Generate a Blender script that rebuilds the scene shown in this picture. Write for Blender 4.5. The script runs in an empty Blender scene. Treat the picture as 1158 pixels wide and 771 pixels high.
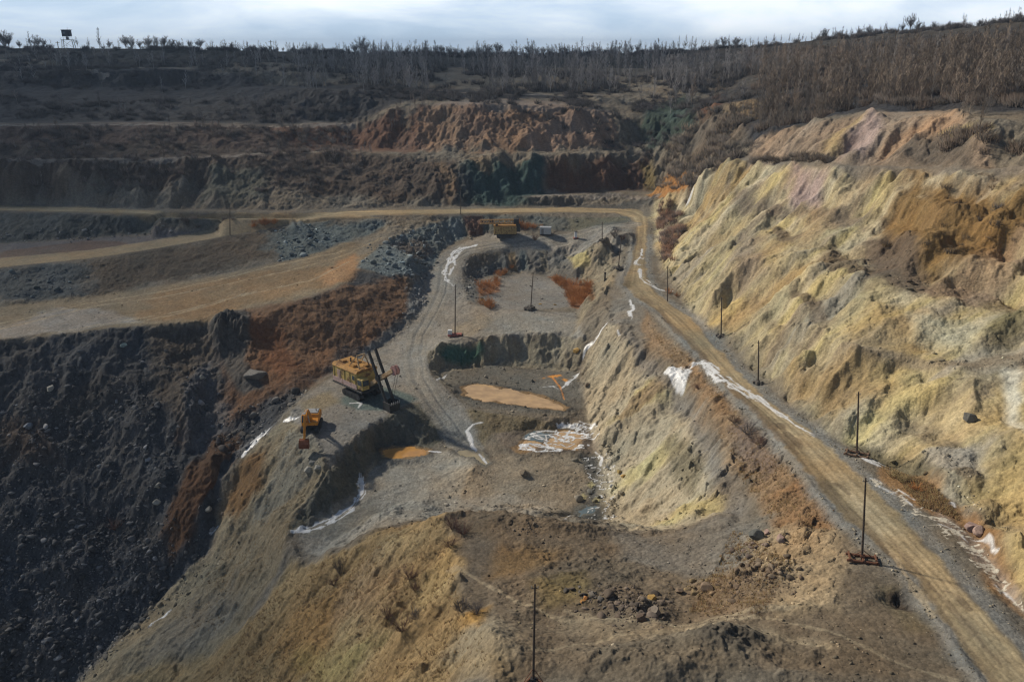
import bpy, math, random, time
import numpy as np
from mathutils import Vector, Matrix, geometry
T0 = time.time()
sc = bpy.context.scene
COL = sc.collection
R = math.radians
F32 = np.float32

# ------------------------------------------------------------------ camera
FPX, CU, CV, PITCH, CAMZ = 950.0, 579.0, 385.5, R(19.3), 60.0
cam_data = bpy.data.cameras.new('camera')
cam_data.sensor_fit = 'HORIZONTAL'
cam_data.sensor_width = 36.0
cam_data.lens = FPX / 1158.0 * 36.0
cam_data.clip_start = 1.0
cam_data.clip_end = 30000.0
cam = bpy.data.objects.new('camera', cam_data)
COL.objects.link(cam)
cam.location = (0, 0, CAMZ)
cam.rotation_euler = (R(90) - PITCH, 0, 0)
sc.camera = cam

# ------------------------------------------------------------------ world, sun, exposure
SUN_AZ, SUN_EL = R(-60.0), R(35.0)     # azimuth from +Y (view direction) towards +X
sun_dir = Vector((math.sin(SUN_AZ) * math.cos(SUN_EL), math.cos(SUN_AZ) * math.cos(SUN_EL), math.sin(SUN_EL)))
world = bpy.data.worlds.new('World')
sc.world = world
world.use_nodes = True
wn, wl = world.node_tree.nodes, world.node_tree.links
wn.clear()
wout = wn.new('ShaderNodeOutputWorld')
sky = wn.new('ShaderNodeTexSky')
sky.sky_type = 'NISHITA'
sky.sun_disc = False
sky.sun_elevation = SUN_EL
sky.sun_rotation = SUN_AZ
sky.altitude = 200
sky.dust_density = 1.0
bg_sky = wn.new('ShaderNodeBackground'); bg_sky.inputs['Strength'].default_value = 0.05
wl.new(sky.outputs[0], bg_sky.inputs['Color'])
tc = wn.new('ShaderNodeTexCoord')
mp = wn.new('ShaderNodeMapping'); mp.inputs['Scale'].default_value = (2.2, 2.2, 11.0)
mp.inputs['Location'].default_value = (0.35, 0.1, 0.2)
wl.new(tc.outputs['Generated'], mp.inputs['Vector'])
cn = wn.new('ShaderNodeTexNoise'); cn.inputs['Scale'].default_value = 1.6
cn.inputs['Detail'].default_value = 7; cn.inputs['Roughness'].default_value = 0.55; cn.inputs['Distortion'].default_value = 0.4
wl.new(mp.outputs[0], cn.inputs['Vector'])
cr = wn.new('ShaderNodeValToRGB')
cr.color_ramp.elements[0].position = 0.36; cr.color_ramp.elements[0].color = (0.78, 0.78, 0.78, 1)
cr.color_ramp.elements[1].position = 0.62; cr.color_ramp.elements[1].color = (1, 1, 1, 1)
wl.new(cn.outputs['Fac'], cr.inputs['Fac'])
ccol = wn.new('ShaderNodeValToRGB')
ccol.color_ramp.elements[0].position = 0.40; ccol.color_ramp.elements[0].color = (0.50, 0.66, 0.85, 1)
ccol.color_ramp.elements[1].position = 0.72; ccol.color_ramp.elements[1].color = (0.95, 0.98, 1.0, 1)
wl.new(cn.outputs['Fac'], ccol.inputs['Fac'])
bg_cl = wn.new('ShaderNodeBackground'); bg_cl.inputs['Strength'].default_value = 1.32
wl.new(ccol.outputs[0], bg_cl.inputs['Color'])
sepw = wn.new('ShaderNodeSeparateXYZ'); wl.new(tc.outputs['Generated'], sepw.inputs[0])
thin = wn.new('ShaderNodeMapRange'); thin.inputs['From Min'].default_value = 0.07; thin.inputs['From Max'].default_value = 0.20
thin.inputs['To Min'].default_value = 1.0; thin.inputs['To Max'].default_value = 0.05
wl.new(sepw.outputs['Z'], thin.inputs['Value'])
mfac = wn.new('ShaderNodeMath'); mfac.operation = 'MULTIPLY'; wl.new(cr.outputs[0], mfac.inputs[0]); wl.new(thin.outputs[0], mfac.inputs[1])
mixw = wn.new('ShaderNodeMixShader')
wl.new(mfac.outputs[0], mixw.inputs['Fac'])
wl.new(bg_sky.outputs[0], mixw.inputs[1]); wl.new(bg_cl.outputs[0], mixw.inputs[2])
wl.new(mixw.outputs[0], wout.inputs['Surface'])

sun_l = bpy.data.lights.new('sun', 'SUN')
sun_l.energy = 4.8
sun_l.angle = R(3.5)
sun_l.color = (1.0, 0.88, 0.70)
sun_o = bpy.data.objects.new('sun', sun_l)
COL.objects.link(sun_o)
sun_o.location = (-200, 100, 200)
sun_o.rotation_euler = (-sun_dir).to_track_quat('-Z', 'Y').to_euler()

vs = sc.view_settings
vs.view_transform = 'Standard'; vs.look = 'None'; vs.gamma = 1.0; vs.use_curve_mapping = False
vs.exposure = -0.05
sc.cycles.max_bounces = 4
sc.cycles.diffuse_bounces = 2
sc.cycles.volume_bounces = 0
sc.cycles.use_denoising = True
sc.cycles.denoising_prefilter = 'ACCURATE'
sc.cycles.sample_clamp_indirect = 1.5
sc.cycles.sample_clamp_direct = 8.0
sc.cycles.pixel_filter_type = 'BLACKMAN_HARRIS'
sc.cycles.filter_width = 1.25

# thin clouds to the left, over the far side of the pit and over the big slope: added high up out of view to shade them, letting part of the sun through
def cloud(cx, cy, cz, rx, ry, rz, seed, tilt=0.0):
    rg = np.random.default_rng(seed); import bmesh
    bm = bmesh.new(); bmesh.ops.create_icosphere(bm, subdivisions=5, radius=1.0)
    ph = rg.uniform(0, 6.28, (9, 3)); fr = rg.uniform(2.0, 8.0, (9, 3))
    for v in bm.verts:
        n = sum(math.sin(v.co.x * f[0] + v.co.y * f[1] + p[0]) * math.cos(v.co.y * f[1] - v.co.x * f[2] + p[1]) / (1 + k * .5) for k, (p, f) in enumerate(zip(ph, fr)))
        k = 1 + 0.13 * n
        v.co = Vector((v.co.x * rx * k, v.co.y * ry * k, v.co.z * rz * (1 + .2 * n) if v.co.z > 0 else v.co.z * rz * .4))
    me = bpy.data.meshes.new('cloud'); bm.to_mesh(me); bm.free(); me.polygons.foreach_set('use_smooth', [True] * len(me.polygons))
    o = bpy.data.objects.new('cloud', me); COL.objects.link(o); o.location = (cx, cy, cz); o.rotation_euler = (0, 0, tilt); o['kind'] = 'stuff'
    me.materials.append(shade_cloud_mat)
shade_cloud_mat = bpy.data.materials.new('cloud'); shade_cloud_mat.use_nodes = True
n_, l_ = shade_cloud_mat.node_tree.nodes, shade_cloud_mat.node_tree.links; n_.clear()
co_ = n_.new('ShaderNodeOutputMaterial'); t_ = n_.new('ShaderNodeBsdfTransparent'); d_ = n_.new('ShaderNodeBsdfTranslucent'); mx_ = n_.new('ShaderNodeMixShader')
t_.inputs[0].default_value = (.50, .54, .60, 1); d_.inputs[0].default_value = (.9, .92, .95, 1); mx_.inputs[0].default_value = .12
l_.new(t_.outputs[0], mx_.inputs[1]); l_.new(d_.outputs[0], mx_.inputs[2]); l_.new(mx_.outputs[0], co_.inputs['Surface'])
def over(x, y, h=760.0):
    return (x + sun_dir.x / sun_dir.z * h, y + sun_dir.y / sun_dir.z * h, h)
for i_, (x_, y_, rx_, ry_, tl_) in enumerate(((-120, 500, 300, 120, .05), (-250, 330, 160, 55, -.15), (-125, 135, 62, 80, .15))):
    cloud(*over(x_, y_), rx_, ry_, 40, 11 + i_, tl_)

# ------------------------------------------------------------------ helpers
CP, SP = math.cos(PITCH), math.sin(PITCH)
def ray(u, v):
    a = (u - CU) / FPX; b = (CV - v) / FPX
    return np.array([a, CP + b * SP, -SP + b * CP])
def at_z(u, v, z):
    d = ray(u, v)
    t = (z - CAMZ) / d[2]
    return (d[0] * t, d[1] * t, z)
def at_y(u, v, y):
    d = ray(u, v); t = y / d[1]
    return (d[0] * t, y, CAMZ + d[2] * t)

rng = np.random.default_rng(7)
_tab = rng.random((8, 256, 256)).astype(F32) * 2 - 1
def vnoise(x, y, k=0):
    t = _tab[k % 8]
    xf = np.floor(x); yf = np.floor(y)
    fx = (x - xf).astype(F32); fy = (y - yf).astype(F32)
    xi = xf.astype(np.int64) & 255; yi = yf.astype(np.int64) & 255
    x1 = (xi + 1) & 255; y1 = (yi + 1) & 255
    fx = fx * fx * (3 - 2 * fx); fy = fy * fy * (3 - 2 * fy)
    a = t[yi, xi] * (1 - fx) + t[yi, x1] * fx
    b = t[y1, xi] * (1 - fx) + t[y1, x1] * fx
    return a * (1 - fy) + b * fy
def fbm(x, y, scale, octs=4, k=0, gain=0.5, ridged=False):
    s = np.zeros(x.shape, F32); amp = 1.0; tot = 0
    c, sn = 0.8, 0.6
    px, py = x / scale, y / scale
    for o in range(octs):
        n = vnoise(px + 13.7 * o, py + 7.1 * o, k + o)
        if ridged: n = 1 - 2 * np.abs(n)
        s += amp * n; tot += amp
        amp *= gain
        px, py = (px * c - py * sn) * 2.03, (px * sn + py * c) * 2.03
    return s / tot
def smooth(a, b, x):
    t = np.clip((x - a) / (b - a), 0, 1)
    return t * t * (3 - 2 * t)

# ------------------------------------------------------------------ terrain control lines (read off the survey of the pit: u, v, height)
L = []
def line(*pts): L.append([at_z(*p) for p in pts])
def yline(*pts): L.append([at_y(*p) for p in pts])
def wline(*pts): L.append([tuple(map(float, p)) for p in pts])
# right haul road: left edge, right edge
RL = [(1121,771,1),(1040,657,.3),(951,577,-1),(895,508,-3.3),(855,464,-5),(827,441,-5.8),(793,400,-6.6),(758,365,-6.6),(736,345,-6.3),(718,334,-6),(705,320,-5.6),(711,305,-5),(715,297,-4.5),(719,274,-3),(720,255,-1.2),(714,246,-.3),(695,241,0),(640,240,.6),(540,241,1.5),(430,243,2.2),(330,246,3),(200,244,3),(100,240,3),(0,238,3),(-200,236,3)]
RR = [(1300,860,1.5),(1158,742,1),(1080,653,.3),(1016,581,-1),(960,528,-2.6),(915,488,-4),(883,464,-5),(862,448,-5.6),(820,406,-6.6),(779,358,-6.6),(759,345,-6.3),(744,334,-6),(733,318,-5.5),(728,300,-4.7),(731,274,-3),(732,255,-1),(731,245,-.2),(722,238,.2),(700,236.3,.3),(640,235.3,.6),(540,236.3,1.5),(430,238,2.2),(330,240.5,3),(200,239.5,3),(100,235,3),(0,233,3),(-200,231,3)]
line(*RL); line(*RR)
# shoulder and toe of the east wall
line((1340,840,1),(1158,712,.6),(1080,611,-.4),(1040,577,-1),(1000,548,-1.8),(960,513,-2.6),(925,487,-4),(890,455,-5),(850,420,-6.2),(808,384,-6.7),(778,350,-6.5),(756,330,-6),(745,312,-5.5),(741,290,-4),(742,265,-2),(740,246,-.2))
line((1158,690,-.1),(1125,625,-.9),(1095,575,-1.5),(1050,545,-2),(1010,525,-2.5),(966,500,-2.8),(925,473,-3.6),(885,440,-5),(853,412,-5.8),(812,374,-6),(783,346,-5.8),(763,325,-5.4),(751,305,-4.6),(748,285,-3.2),(748,265,-1.2),(744,240,.6))
line((1109,573,1),(1105,515,2.5),(1040,512,-.5))
line((1158,640,3),(1141,605,2))
# east wall low ledge
line((900,370,5),(965,393,7.5),(1034,401,8),(1069,411,8),(1103,417,8.2),(1158,403,10))
line((1034,394,8.2),(1100,407,8.6),(1158,390,10.6))
# east wall slump scarp and hollow
line((886,221,20.5),(930,234,20),(972,245,19.6),(982,275,17.5),(979,317,14.5),(1027,337,13.5),(1086,351,13),(1117,362,13),(1158,352,14.5))
line((910,222,21),(985,246,20.3),(1003,270,18.5),(1003,295,16.6),(1045,320,15.2),(1095,336,14.8),(1158,338,15.5))
line((820,300,7),(860,262,12),(900,300,11),(940,330,10.5))
# bench road across the east wall
B1 = [(837,180,25.5),(866,182.5,26.5),(896,185,28),(951,189,30),(1034,191,32),(1086,194,33.5),(1158,189,36),(1300,190,38)]
line(*B1); line(*[(u, v - 3, z + .1) for u, v, z in B1])
# upper pink and ochre faces
yline((850,168,292),(880,150,284)); line((930,138,38.5),(979,127,42),(1020,132,42),(1052,124,43.5),(1079,124,44.5),(1120,135,44),(1158,138,43.5),(1300,140,47))
yline((1300,110,215),(1158,98,235),(1079,92,270),(1000,90,310),(900,100,345),(840,118,330),(800,120,350)); yline((1300,60,290),(1158,62,310),(1000,62,400),(900,74,430),(820,80,440))
yline((1450,5,350),(1300,10,370),(1158,22,400),(1100,30,430),(1000,38,470),(900,48,510),(820,55,540),(758,59,550))
# corner between east wall and far wall
yline((830,140,318),(845,152,300)); line((750,130,31.5),(760,150,26),(768,172,20.3))
line((738,224,3.5),(750,213,7.5),(765,195,13),(780,190,16),(800,196,19),(837,181,25.4))
line((770,238,4),(800,250,6.5),(790,215,13))
# far wall, bottom to top
line((-250,229,3.3),(0,231,3.3),(200,236,3.3),(330,238,3.3),(430,235,2.6),(540,232.5,2),(640,231.5,1.4),(700,232,1))
line((590,223,4.4),(650,220,4.4),(746,219,4.2)); line((590,220,4.5),(650,216,4.6),(742,214,4.8))
F1 = [(-250,184,19),(0,181,19),(100,181,19),(180,180,19),(280,176,19),(400,171,19),(470,174,18.4),(500,190,14),(530,180,17),(580,172,19),(620,178,17.5),(700,172,18),(740,166,19)]
line(*F1); line((-250,181,19.3),(0,178,19.3),(100,178,19.3),(180,177,19.3),(280,172.5,19.3),(400,167,19.3),(470,170,19),(540,171,19.2),(620,171,19),(690,168,19))
line((-250,143,29),(0,142,29),(100,141,29),(200,140,29),(300,142,27.6),(400,141,27.6),(435,126,33.1),(480,118,36),(560,117,36.6),(640,122,34.7),(690,130,31.5),(725,135,29.4))
line((-250,139,29.3),(0,138,29.3),(100,137,29.4),(200,136,29.4),(300,138,28.4),(400,136,29),(440,122,34.3),(480,115,36.9),(560,114,37),(640,118,35.7),(690,126,32.4))
line((-250,100,41),(0,99,41),(200,97,41),(400,102,41),(480,107,39),(600,108,38.4),(700,108,38.1))
line((-250,96,41.3),(0,95,41.3),(200,93,41.4),(400,98,41.3),(480,103,40),(600,104,39.4),(700,104,39.1))
yline((-250,78,460),(0,80,450),(200,79,455),(400,84,460),(600,87,460),(760,86,465))
yline((-250,75,480),(0,77,470),(200,76,475),(400,81,480),(600,84,480),(760,83,485))
yline((-250,54,545),(0,55,540),(60,54.5,540),(200,56,540),(300,58,545),(400,60.5,550),(500,62,555),(600,62.5,555),(700,61,550))
# lower floor left of the far road
line((-250,276,-4),(0,274,-4),(60,272,-4),(130,266,-3.5),(220,256,-2),(300,250,.3),(350,247.5,1.8))
BR = [(-250,296,-4.7),(0,292,-4.6),(100,283,-4.3),(200,268,-3.2),(270,258,-1.8),(330,250,.2),(375,244,1.8)]
BF = [(-250,306,-4.7),(0,302,-4.6),(100,292,-4.3),(150,285,-3.9),(250,268,-2.3),(320,257,-.3),(390,248,1.4),(430,246,1.9)]
line(*BR); line(*BF)
line((-250,352,-11.8),(0,346,-11.5),(50,343,-11.4),(100,338,-11),(170,325,-10),(250,310,-8.5),(310,297,-6.6),(340,290,-5.6),(400,270,-2.8),(440,255,-.4))
# wide bench crest and cliff
line((-250,396,-12.6),(-60,390,-12.4),(0,384,-12.1),(50,379,-12),(130,372,-11.5),(240,362,-10.7),(262,350,-9.9),(285,349,-9.8),(300,354,-10.1),(350,337,-8.5),(390,322,-7.3),(402,302,-5.8),(412,288,-4.8),(430,275,-3.6),(455,262,-1.8),(480,252,-.2),(500,247,.5))
line((240,400,-18),(262,372,-12.5),(290,378,-14))
# foot of the pile, central haul road left side
line((546,265,-5.3),(520,271,-6),(500,282,-7.2),(490,296,-9.6),(484,308,-11),(482,328,-13),(478,348,-14.8),(463,370,-17),(440,387,-19),(425,395,-20),(400,411,-20.6),(350,441,-21.3),(325,462,-22.2))
line((440,330,-10.5),(455,310,-8),(462,290,-5.5))
# central road right edge
line((575,279,-6.4),(530,286,-7.6),(518,300,-9.6),(516,325,-12.2),(516,342,-14),(505,360,-15.5),(484,385,-17.8),(476,400,-19),(480,425,-20.3),(497,450,-22),(515,478,-24),(536,500,-26))
line((465,400,-19.3),(466,425,-20.6),(480,455,-22),(500,482,-24.3),(520,505,-26.4))
# upper pit
line((575,282,-7.3),(640,279,-7),(690,285,-6.4),(704,298,-5.6))
line((532,292,-8.6),(524,305,-10.3),(524,325,-12.6),(530,341,-13.3),(548,350,-13.6),(590,351,-13.6),(655,353,-13.6))
line((540,325,-13),(545,314,-13.6),(560,309,-13.6),(590,309,-13.6),(620,311,-13.6),(650,316,-13),(668,326,-13.1),(664,345,-13.3))
line((560,335,-14),(600,328,-14),(640,335,-14))
line((660,360,-13.8),(650,378,-14.5),(600,366,-14.1),(545,362,-14.5))
line((716,262,-2.2),(677,260,-2.6),(640,267,-4.5),(608,273,-5.4),(560,274,-5.6))
line((700,283,-4.9),(660,277,-6),(622,276,-6))
line((705,262,-.5),(685,266,.2),(672,272,-2))
# shoulder crest above the pits
line((704,300,-5.5),(692,312,-5.8),(684,330,-6.8),(684,348,-8.3),(690,368,-9.4),(715,395,-10.5),(745,425,-11.3),(770,450,-11.9),(790,480,-12.4),(806,520,-12.3),(812,550,-11.8),(812,583,-10.8))
line((712,322,-6.2),(702,345,-7.2),(716,375,-8.2),(760,420,-9.3),(800,462,-9.2),(830,520,-8.4),(845,570,-7.2),(850,605,-6.6))
line((662,395,-16.3),(655,415,-20.6),(660,440,-22.3),(668,470,-23.8),(675,500,-25.6),(688,530,-26.4),(697,560,-27),(702,590,-27.3))
# middle pit
line((484,400,-18.4),(500,388,-16.7),(545,382,-15.6),(590,377,-14.9),(640,377,-14.6),(662,384,-14.6))
line((495,420,-22),(520,417,-22),(560,412,-22),(600,414,-22),(630,417,-21.9),(650,418,-21.2))
line((484,403,-18.7),(484,418,-19.6),(494,432,-20.6),(508,444,-21.6),(522,456,-22.4),(532,470,-23.1),(541,490,-24.8))
line((498,428,-22.2),(512,438,-22.4),(524,448,-22.6))
line((540,430,-22.6),(600,440,-22.8),(640,452,-22.9))
line((532,464,-22.6),(580,468,-23),(630,473,-23.5),(658,480,-24.3))
line((556,496,-25.2),(590,490,-24.9),(640,483,-24.8),(665,490,-25.2))
line((560,515,-26),(620,515,-25.9),(660,520,-26.2),(680,560,-27.6),(690,590,-27.9))
line((540,535,-26.5),(600,550,-26.7),(640,560,-27),(560,575,-27.4))
line((440,525,-27.9),(500,530,-27.6),(500,560,-28.2),(430,575,-28.8),(400,600,-29.6))
# shovel bench edge and the cut below it
line((484,462,-22.4),(478,452,-21.6),(462,455,-21.5),(440,470,-21.6),(418,484,-21.9),(400,495,-22.3),(385,512,-22.8),(372,530,-23.6),(350,560,-25.8),(331,585,-28.6),(322,600,-30))
line((500,492,-26),(490,503,-27),(450,510,-27.6),(428,520,-27.9),(413,535,-28.2),(408,552,-28.5),(390,573,-29.1),(360,589,-29.6),(333,602,-30))
line((425,430,-21),(380,450,-21.3),(350,470,-21.8),(360,500,-22.4))
# ravine
RV = [(400,407,-20.8),(352,436,-21.8),(326,462,-23.2),(310,484,-26.3),(278,512,-31),(258,541,-36),(242,581,-42),(234,629,-47.5),(202,654,-51),(169,686,-55),(121,734,-60),(85,771,-64),(20,840,-70)]
line(*RV)
line((345,462,-21.9),(330,483,-23.4),(320,505,-26),(300,530,-30),(285,560,-34.5),(270,600,-40.5),(262,640,-45.5))
line((250,525,-33),(228,550,-37),(214,600,-43),(200,640,-48.5))
# near hill
line((325,616,-31),(318,640,-33.5),(300,665,-38),(280,700,-42.5),(240,730,-49),(200,771,-54.5))
line((500,588,-9),(470,596,-13),(440,603,-17),(400,615,-22),(360,628,-28),(330,640,-32.6))
line((475,592,-14),(430,600,-20.5),(380,610,-27),(345,618,-30.4)) if False else None
line((500,588,-9),(510,615,-8),(520,650,-6.5),(524,690,-5.3),(556,722,-3),(575,771,-1.5))
line((450,650,-14.5),(400,700,-21.5),(330,720,-31),(300,771,-36)); line((470,771,-10.5),(400,771,-22))
line((500,588,-9),(540,581,-8.5),(600,585,-8.6),(650,597,-9),(700,604,-10),(760,600,-10.8),(812,585,-10.9))
line((540,620,-7.5),(600,640,-7.2),(700,640,-7.6),(780,650,-7.4)); line((600,700,-4.4),(700,700,-4.3),(780,710,-3.4))
line((620,771,-1.2),(700,765,0),(770,750,.5),(850,760,1.3),(960,760,1.3),(1060,771,1.1))
line((780,720,-2.2),(820,715,-1.4),(860,735,-.6))
line((870,660,-2.6),(930,655,-1),(953,600,-1.2),(900,590,-3.6),(870,560,-5.2)); line((955,661,0),(945,690,-.2),(975,632,0),(1010,690,.1))
# outside the frame
wline((-60,60,-45),(-20,50,-8),(0,45,-4),(20,45,-3),(60,50,3),(90,50,20))
wline((-200,60,-75),(-130,120,-72),(-90,60,-70),(-90,110,-68)); wline((-200,0,-75),(-60,0,-50),(0,0,-10),(60,0,0),(200,0,60))
wline((75,75,6),(95,80,16),(130,60,36),(200,80,60)); wline((130,140,46),(200,200,58),(300,150,62)); wline((250,330,72),(330,330,76),(330,450,73),(300,620,65),(200,620,59))
wline((-330,150,-40),(-330,200,-12)); wline((-330,620,57),(-150,620,56),(0,620,53.5),(100,620,54.5),(160,620,57)); wline((330,0,70),(330,150,70)); wline((-330,0,-70),(-330,80,-72))

# ------------------------------------------------------------------ interpolate the lines to a raster
X0, X1, Y0, Y1, RS = -340.0, 340.0, 0.0, 640.0, 0.5
def build_raster():
    pts = []
    for ln in L:
        for a, b in zip(ln[:-1], ln[1:]):
            d = math.dist(a[:2], b[:2])
            y = max(30, (a[1] + b[1]) / 2)
            n = max(1, int(d / (0.6 + y * 0.006)))
            for i in range(n):
                f = i / n
                pts.append(tuple(a[k] * (1 - f) + b[k] * f for k in range(3)))
        pts.append(ln[-1])
    P = np.array(pts)
    P = P[(P[:, 0] > -700) & (P[:, 0] < 700) & (P[:, 1] < 700)]
    # drop near duplicates
    key = np.round(P[:, :2] / 0.35).astype(int)
    _, idx = np.unique(key, axis=0, return_index=True)
    P = P[np.sort(idx)]
    vs_, es, fs, ov, _, _ = geometry.delaunay_2d_cdt([Vector((p[0], p[1])) for p in P], [], [], 0, 1e-5)
    Z = [P[o[0], 2] for o in ov]
    XY = np.array([(v.x, v.y) for v in vs_])
    nx, ny = int((X1 - X0) / RS) + 1, int((Y1 - Y0) / RS) + 1
    H = np.full((ny, nx), np.nan, F32)
    for f in fs:
        (ax, ay), (bx, by), (cx, cy) = XY[f[0]], XY[f[1]], XY[f[2]]
        i0 = max(0, int((min(ax, bx, cx) - X0) / RS)); i1 = min(nx - 1, int((max(ax, bx, cx) - X0) / RS) + 1)
        j0 = max(0, int((min(ay, by, cy) - Y0) / RS)); j1 = min(ny - 1, int((max(ay, by, cy) - Y0) / RS) + 1)
        if i1 < i0 or j1 < j0: continue
        gx, gy = np.meshgrid(X0 + np.arange(i0, i1 + 1) * RS, Y0 + np.arange(j0, j1 + 1) * RS)
        den = (by - cy) * (ax - cx) + (cx - bx) * (ay - cy)
        if abs(den) < 1e-9: continue
        w0 = ((by - cy) * (gx - cx) + (cx - bx) * (gy - cy)) / den
        w1 = ((cy - ay) * (gx - cx) + (ax - cx) * (gy - cy)) / den
        w2 = 1 - w0 - w1
        m = (w0 >= -1e-6) & (w1 >= -1e-6) & (w2 >= -1e-6)
        z = w0 * Z[f[0]] + w1 * Z[f[1]] + w2 * Z[f[2]]
        H[j0:j1 + 1, i0:i1 + 1][m] = z[m]
    # fill outside the hull from the nearest row values
    for j in range(ny):
        r = H[j]; ok = ~np.isnan(r)
        if ok.any(): H[j] = np.interp(np.arange(nx), np.nonzero(ok)[0], r[ok])
    for j in range(ny - 2, -1, -1):
        if np.isnan(H[j]).any(): H[j] = H[j + 1]
    for j in range(1, ny):
        if np.isnan(H[j]).any(): H[j] = H[j - 1]
    return H
def blur(A, s):
    n = int(s * 3 + 1); k = np.exp(-0.5 * (np.arange(-n, n + 1) / s) ** 2); k /= k.sum()
    B = np.pad(A, ((n, n), (0, 0)), 'edge'); B = sum(k[i] * B[i:i + A.shape[0]] for i in range(2 * n + 1))
    B = np.pad(B, ((0, 0), (n, n)), 'edge'); B = sum(k[i] * B[:, i:i + A.shape[1]] for i in range(2 * n + 1))
    return B.astype(F32)
H0 = build_raster()
H0 = blur(H0, 1.3)
HW = blur(H0, 6)
yy = (Y0 + np.arange(H0.shape[0]) * RS)[:, None]
fw = smooth(240, 420, yy)
H0 = H0 * (1 - fw) + blur(H0, 3) * fw
def samp(A, x, y):
    fx = np.clip((x - X0) / RS, 0, A.shape[1] - 1.001); fy = np.clip((y - Y0) / RS, 0, A.shape[0] - 1.001)
    i = fx.astype(np.int64); j = fy.astype(np.int64)
    a = (fx - i).astype(F32); b = (fy - j).astype(F32)
    return (A[j, i] * (1 - a) + A[j, i + 1] * a) * (1 - b) + (A[j + 1, i] * (1 - a) + A[j + 1, i + 1] * a) * b
def cast(u, v, A=None, tmax=900):
    A = H0 if A is None else A
    d = ray(u, v)
    t = np.arange(45, tmax, 0.25)
    x, y, z = d[0] * t, d[1] * t, CAMZ + d[2] * t
    h = samp(A, x, y)
    k = np.nonzero(z < h)[0]
    if len(k) == 0: return None
    i = k[0]
    return (x[i], y[i], float(h[i]), t[i])
print('raster', time.time() - T0)
# ------------------------------------------------------------------ terrain grid
def spaced(a, b):
    out = [a]
    while out[-1] < b:
        y = out[-1]; out.append(y + (0.00092 * y + 0.06) * GRID)
    return out
GRID = 1.0
ys = spaced(48.0, 600.0)
while ys[-1] < 9000: ys.append(ys[-1] + max(0.6, (ys[-1] - 590) * 0.12))
ys = np.array([-6000, -2000, -700, -250, -90, -30, -5, 10, 20, 28, 34, 39, 43, 46] + ys)
NU = int(1300 / GRID)
us = np.linspace(-1, 1, NU)
ext = 1 + np.geomspace(0.004, 60, 36)
us = np.concatenate([-ext[::-1], us, ext])
ny, nx = len(ys), len(us)
halfw = np.where(ys > 48, 0.60 * ys + 16, 45.0)
X = (us[None, :] * halfw[:, None]).astype(F32)
Y = np.broadcast_to(ys[:, None], X.shape).astype(F32)
print('grid', nx, ny)

def dpoly(x, y, pts):
    """distance to a polyline, signed side offset and arc length at the nearest point"""
    best = np.full(x.shape, 1e9, F32); side = np.zeros(x.shape, F32); arc = np.zeros(x.shape, F32); s0 = 0.0
    for (ax, ay), (bx, by) in zip(pts[:-1], pts[1:]):
        ex, ey = bx - ax, by - ay; l = math.hypot(ex, ey)
        if l < 1e-6: continue
        ex /= l; ey /= l
        px, py = x - ax, y - ay
        t = np.clip(px * ex + py * ey, 0, l)
        qx, qy = px - ex * t, py - ey * t
        d = np.sqrt(qx * qx + qy * qy)
        m = d < best
        best[m] = d[m]; side[m] = (px * ey - py * ex)[m]; arc[m] = (s0 + t)[m]
        s0 += l
    return best, side, arc
def sdpoly(x, y, pts):
    """signed distance to a closed polygon, negative inside"""
    best = np.full(x.shape, 1e9, F32); ins = np.zeros(x.shape, bool)
    n = len(pts)
    for i in range(n):
        (ax, ay), (bx, by) = pts[i], pts[(i + 1) % n]
        ex, ey = bx - ax, by - ay; l2 = ex * ex + ey * ey + 1e-9
        px, py = x - ax, y - ay
        t = np.clip((px * ex + py * ey) / l2, 0, 1)
        d = (px - ex * t) ** 2 + (py - ey * t) ** 2
        best = np.minimum(best, d)
        c = ((ay > y) != (by > y)) & (x < (bx - ax) * (y - ay) / (by - ay + 1e-12) + ax)
        ins ^= c
    d = np.sqrt(best)
    return np.where(ins, -d, d)
def to_world(px):
    """read points off the photograph's survey onto the ground; far outliers are pulled back to their neighbours' distance"""
    out = []
    for u, v in px:
        c = cast(u, v)
        k = 0
        while c is None and k < 12:
            v += 3; k += 1; c = cast(u, v)
        if c is None: c = (*at_z(u, v + 5, 0)[:2], 0, 300)
        out.append(c)
    med = sorted(c[3] for c in out)[len(out) // 2]
    return [(c[0], c[1]) for c in out]
def box_of(pts, pad):
    xs = [p[0] for p in pts]; yy = [p[1] for p in pts]
    x0, x1, y0, y1 = min(xs) - pad, max(xs) + pad, min(yy) - pad, max(yy) + pad
    j0, j1 = np.searchsorted(ys, [y0, y1])
    return (slice(max(0, j0 - 1), min(ny, j1 + 1)), x0, x1)

# road centre line in metres
def mid_line(A, B):
    a = [at_z(*p) for p in A]; b = [at_z(*p) for p in B]
    def resample(l, n):
        s = [0]
        for p, q in zip(l[:-1], l[1:]): s.append(s[-1] + math.dist(p[:2], q[:2]))
        t = np.linspace(0, s[-1], n)
        return np.stack([np.interp(t, s, [p[k] for p in l]) for k in (0, 1)], 1)
    return a, b
road_left = [p[:2] for p in (at_z(*q) for q in RL)]
road_right = [p[:2] for p in (at_z(*q) for q in RR)]
dl, sl, al = dpoly(X, Y, road_left)
dr, sr, ar = dpoly(X, Y, road_right)
road_poly = road_left + road_right[::-1]
sd_road = sdpoly(X, Y, road_poly)
rt = dl / np.maximum(dl + dr, 0.01)       # 0 at the left edge, 1 at the right edge
branch_poly = [at_z(*p)[:2] for p in BR] + [at_z(*p)[:2] for p in BF][::-1]
sd_branch = sdpoly(X, Y, branch_poly)
cen_px = [(716, 254), (677, 259), (620, 273), (560, 278), (525, 284), (504, 300), (500, 330), (490, 352), (474, 380), (469, 402), (473, 428), (490, 455), (510, 482), (530, 508)]
cen = to_world(cen_px)
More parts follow.
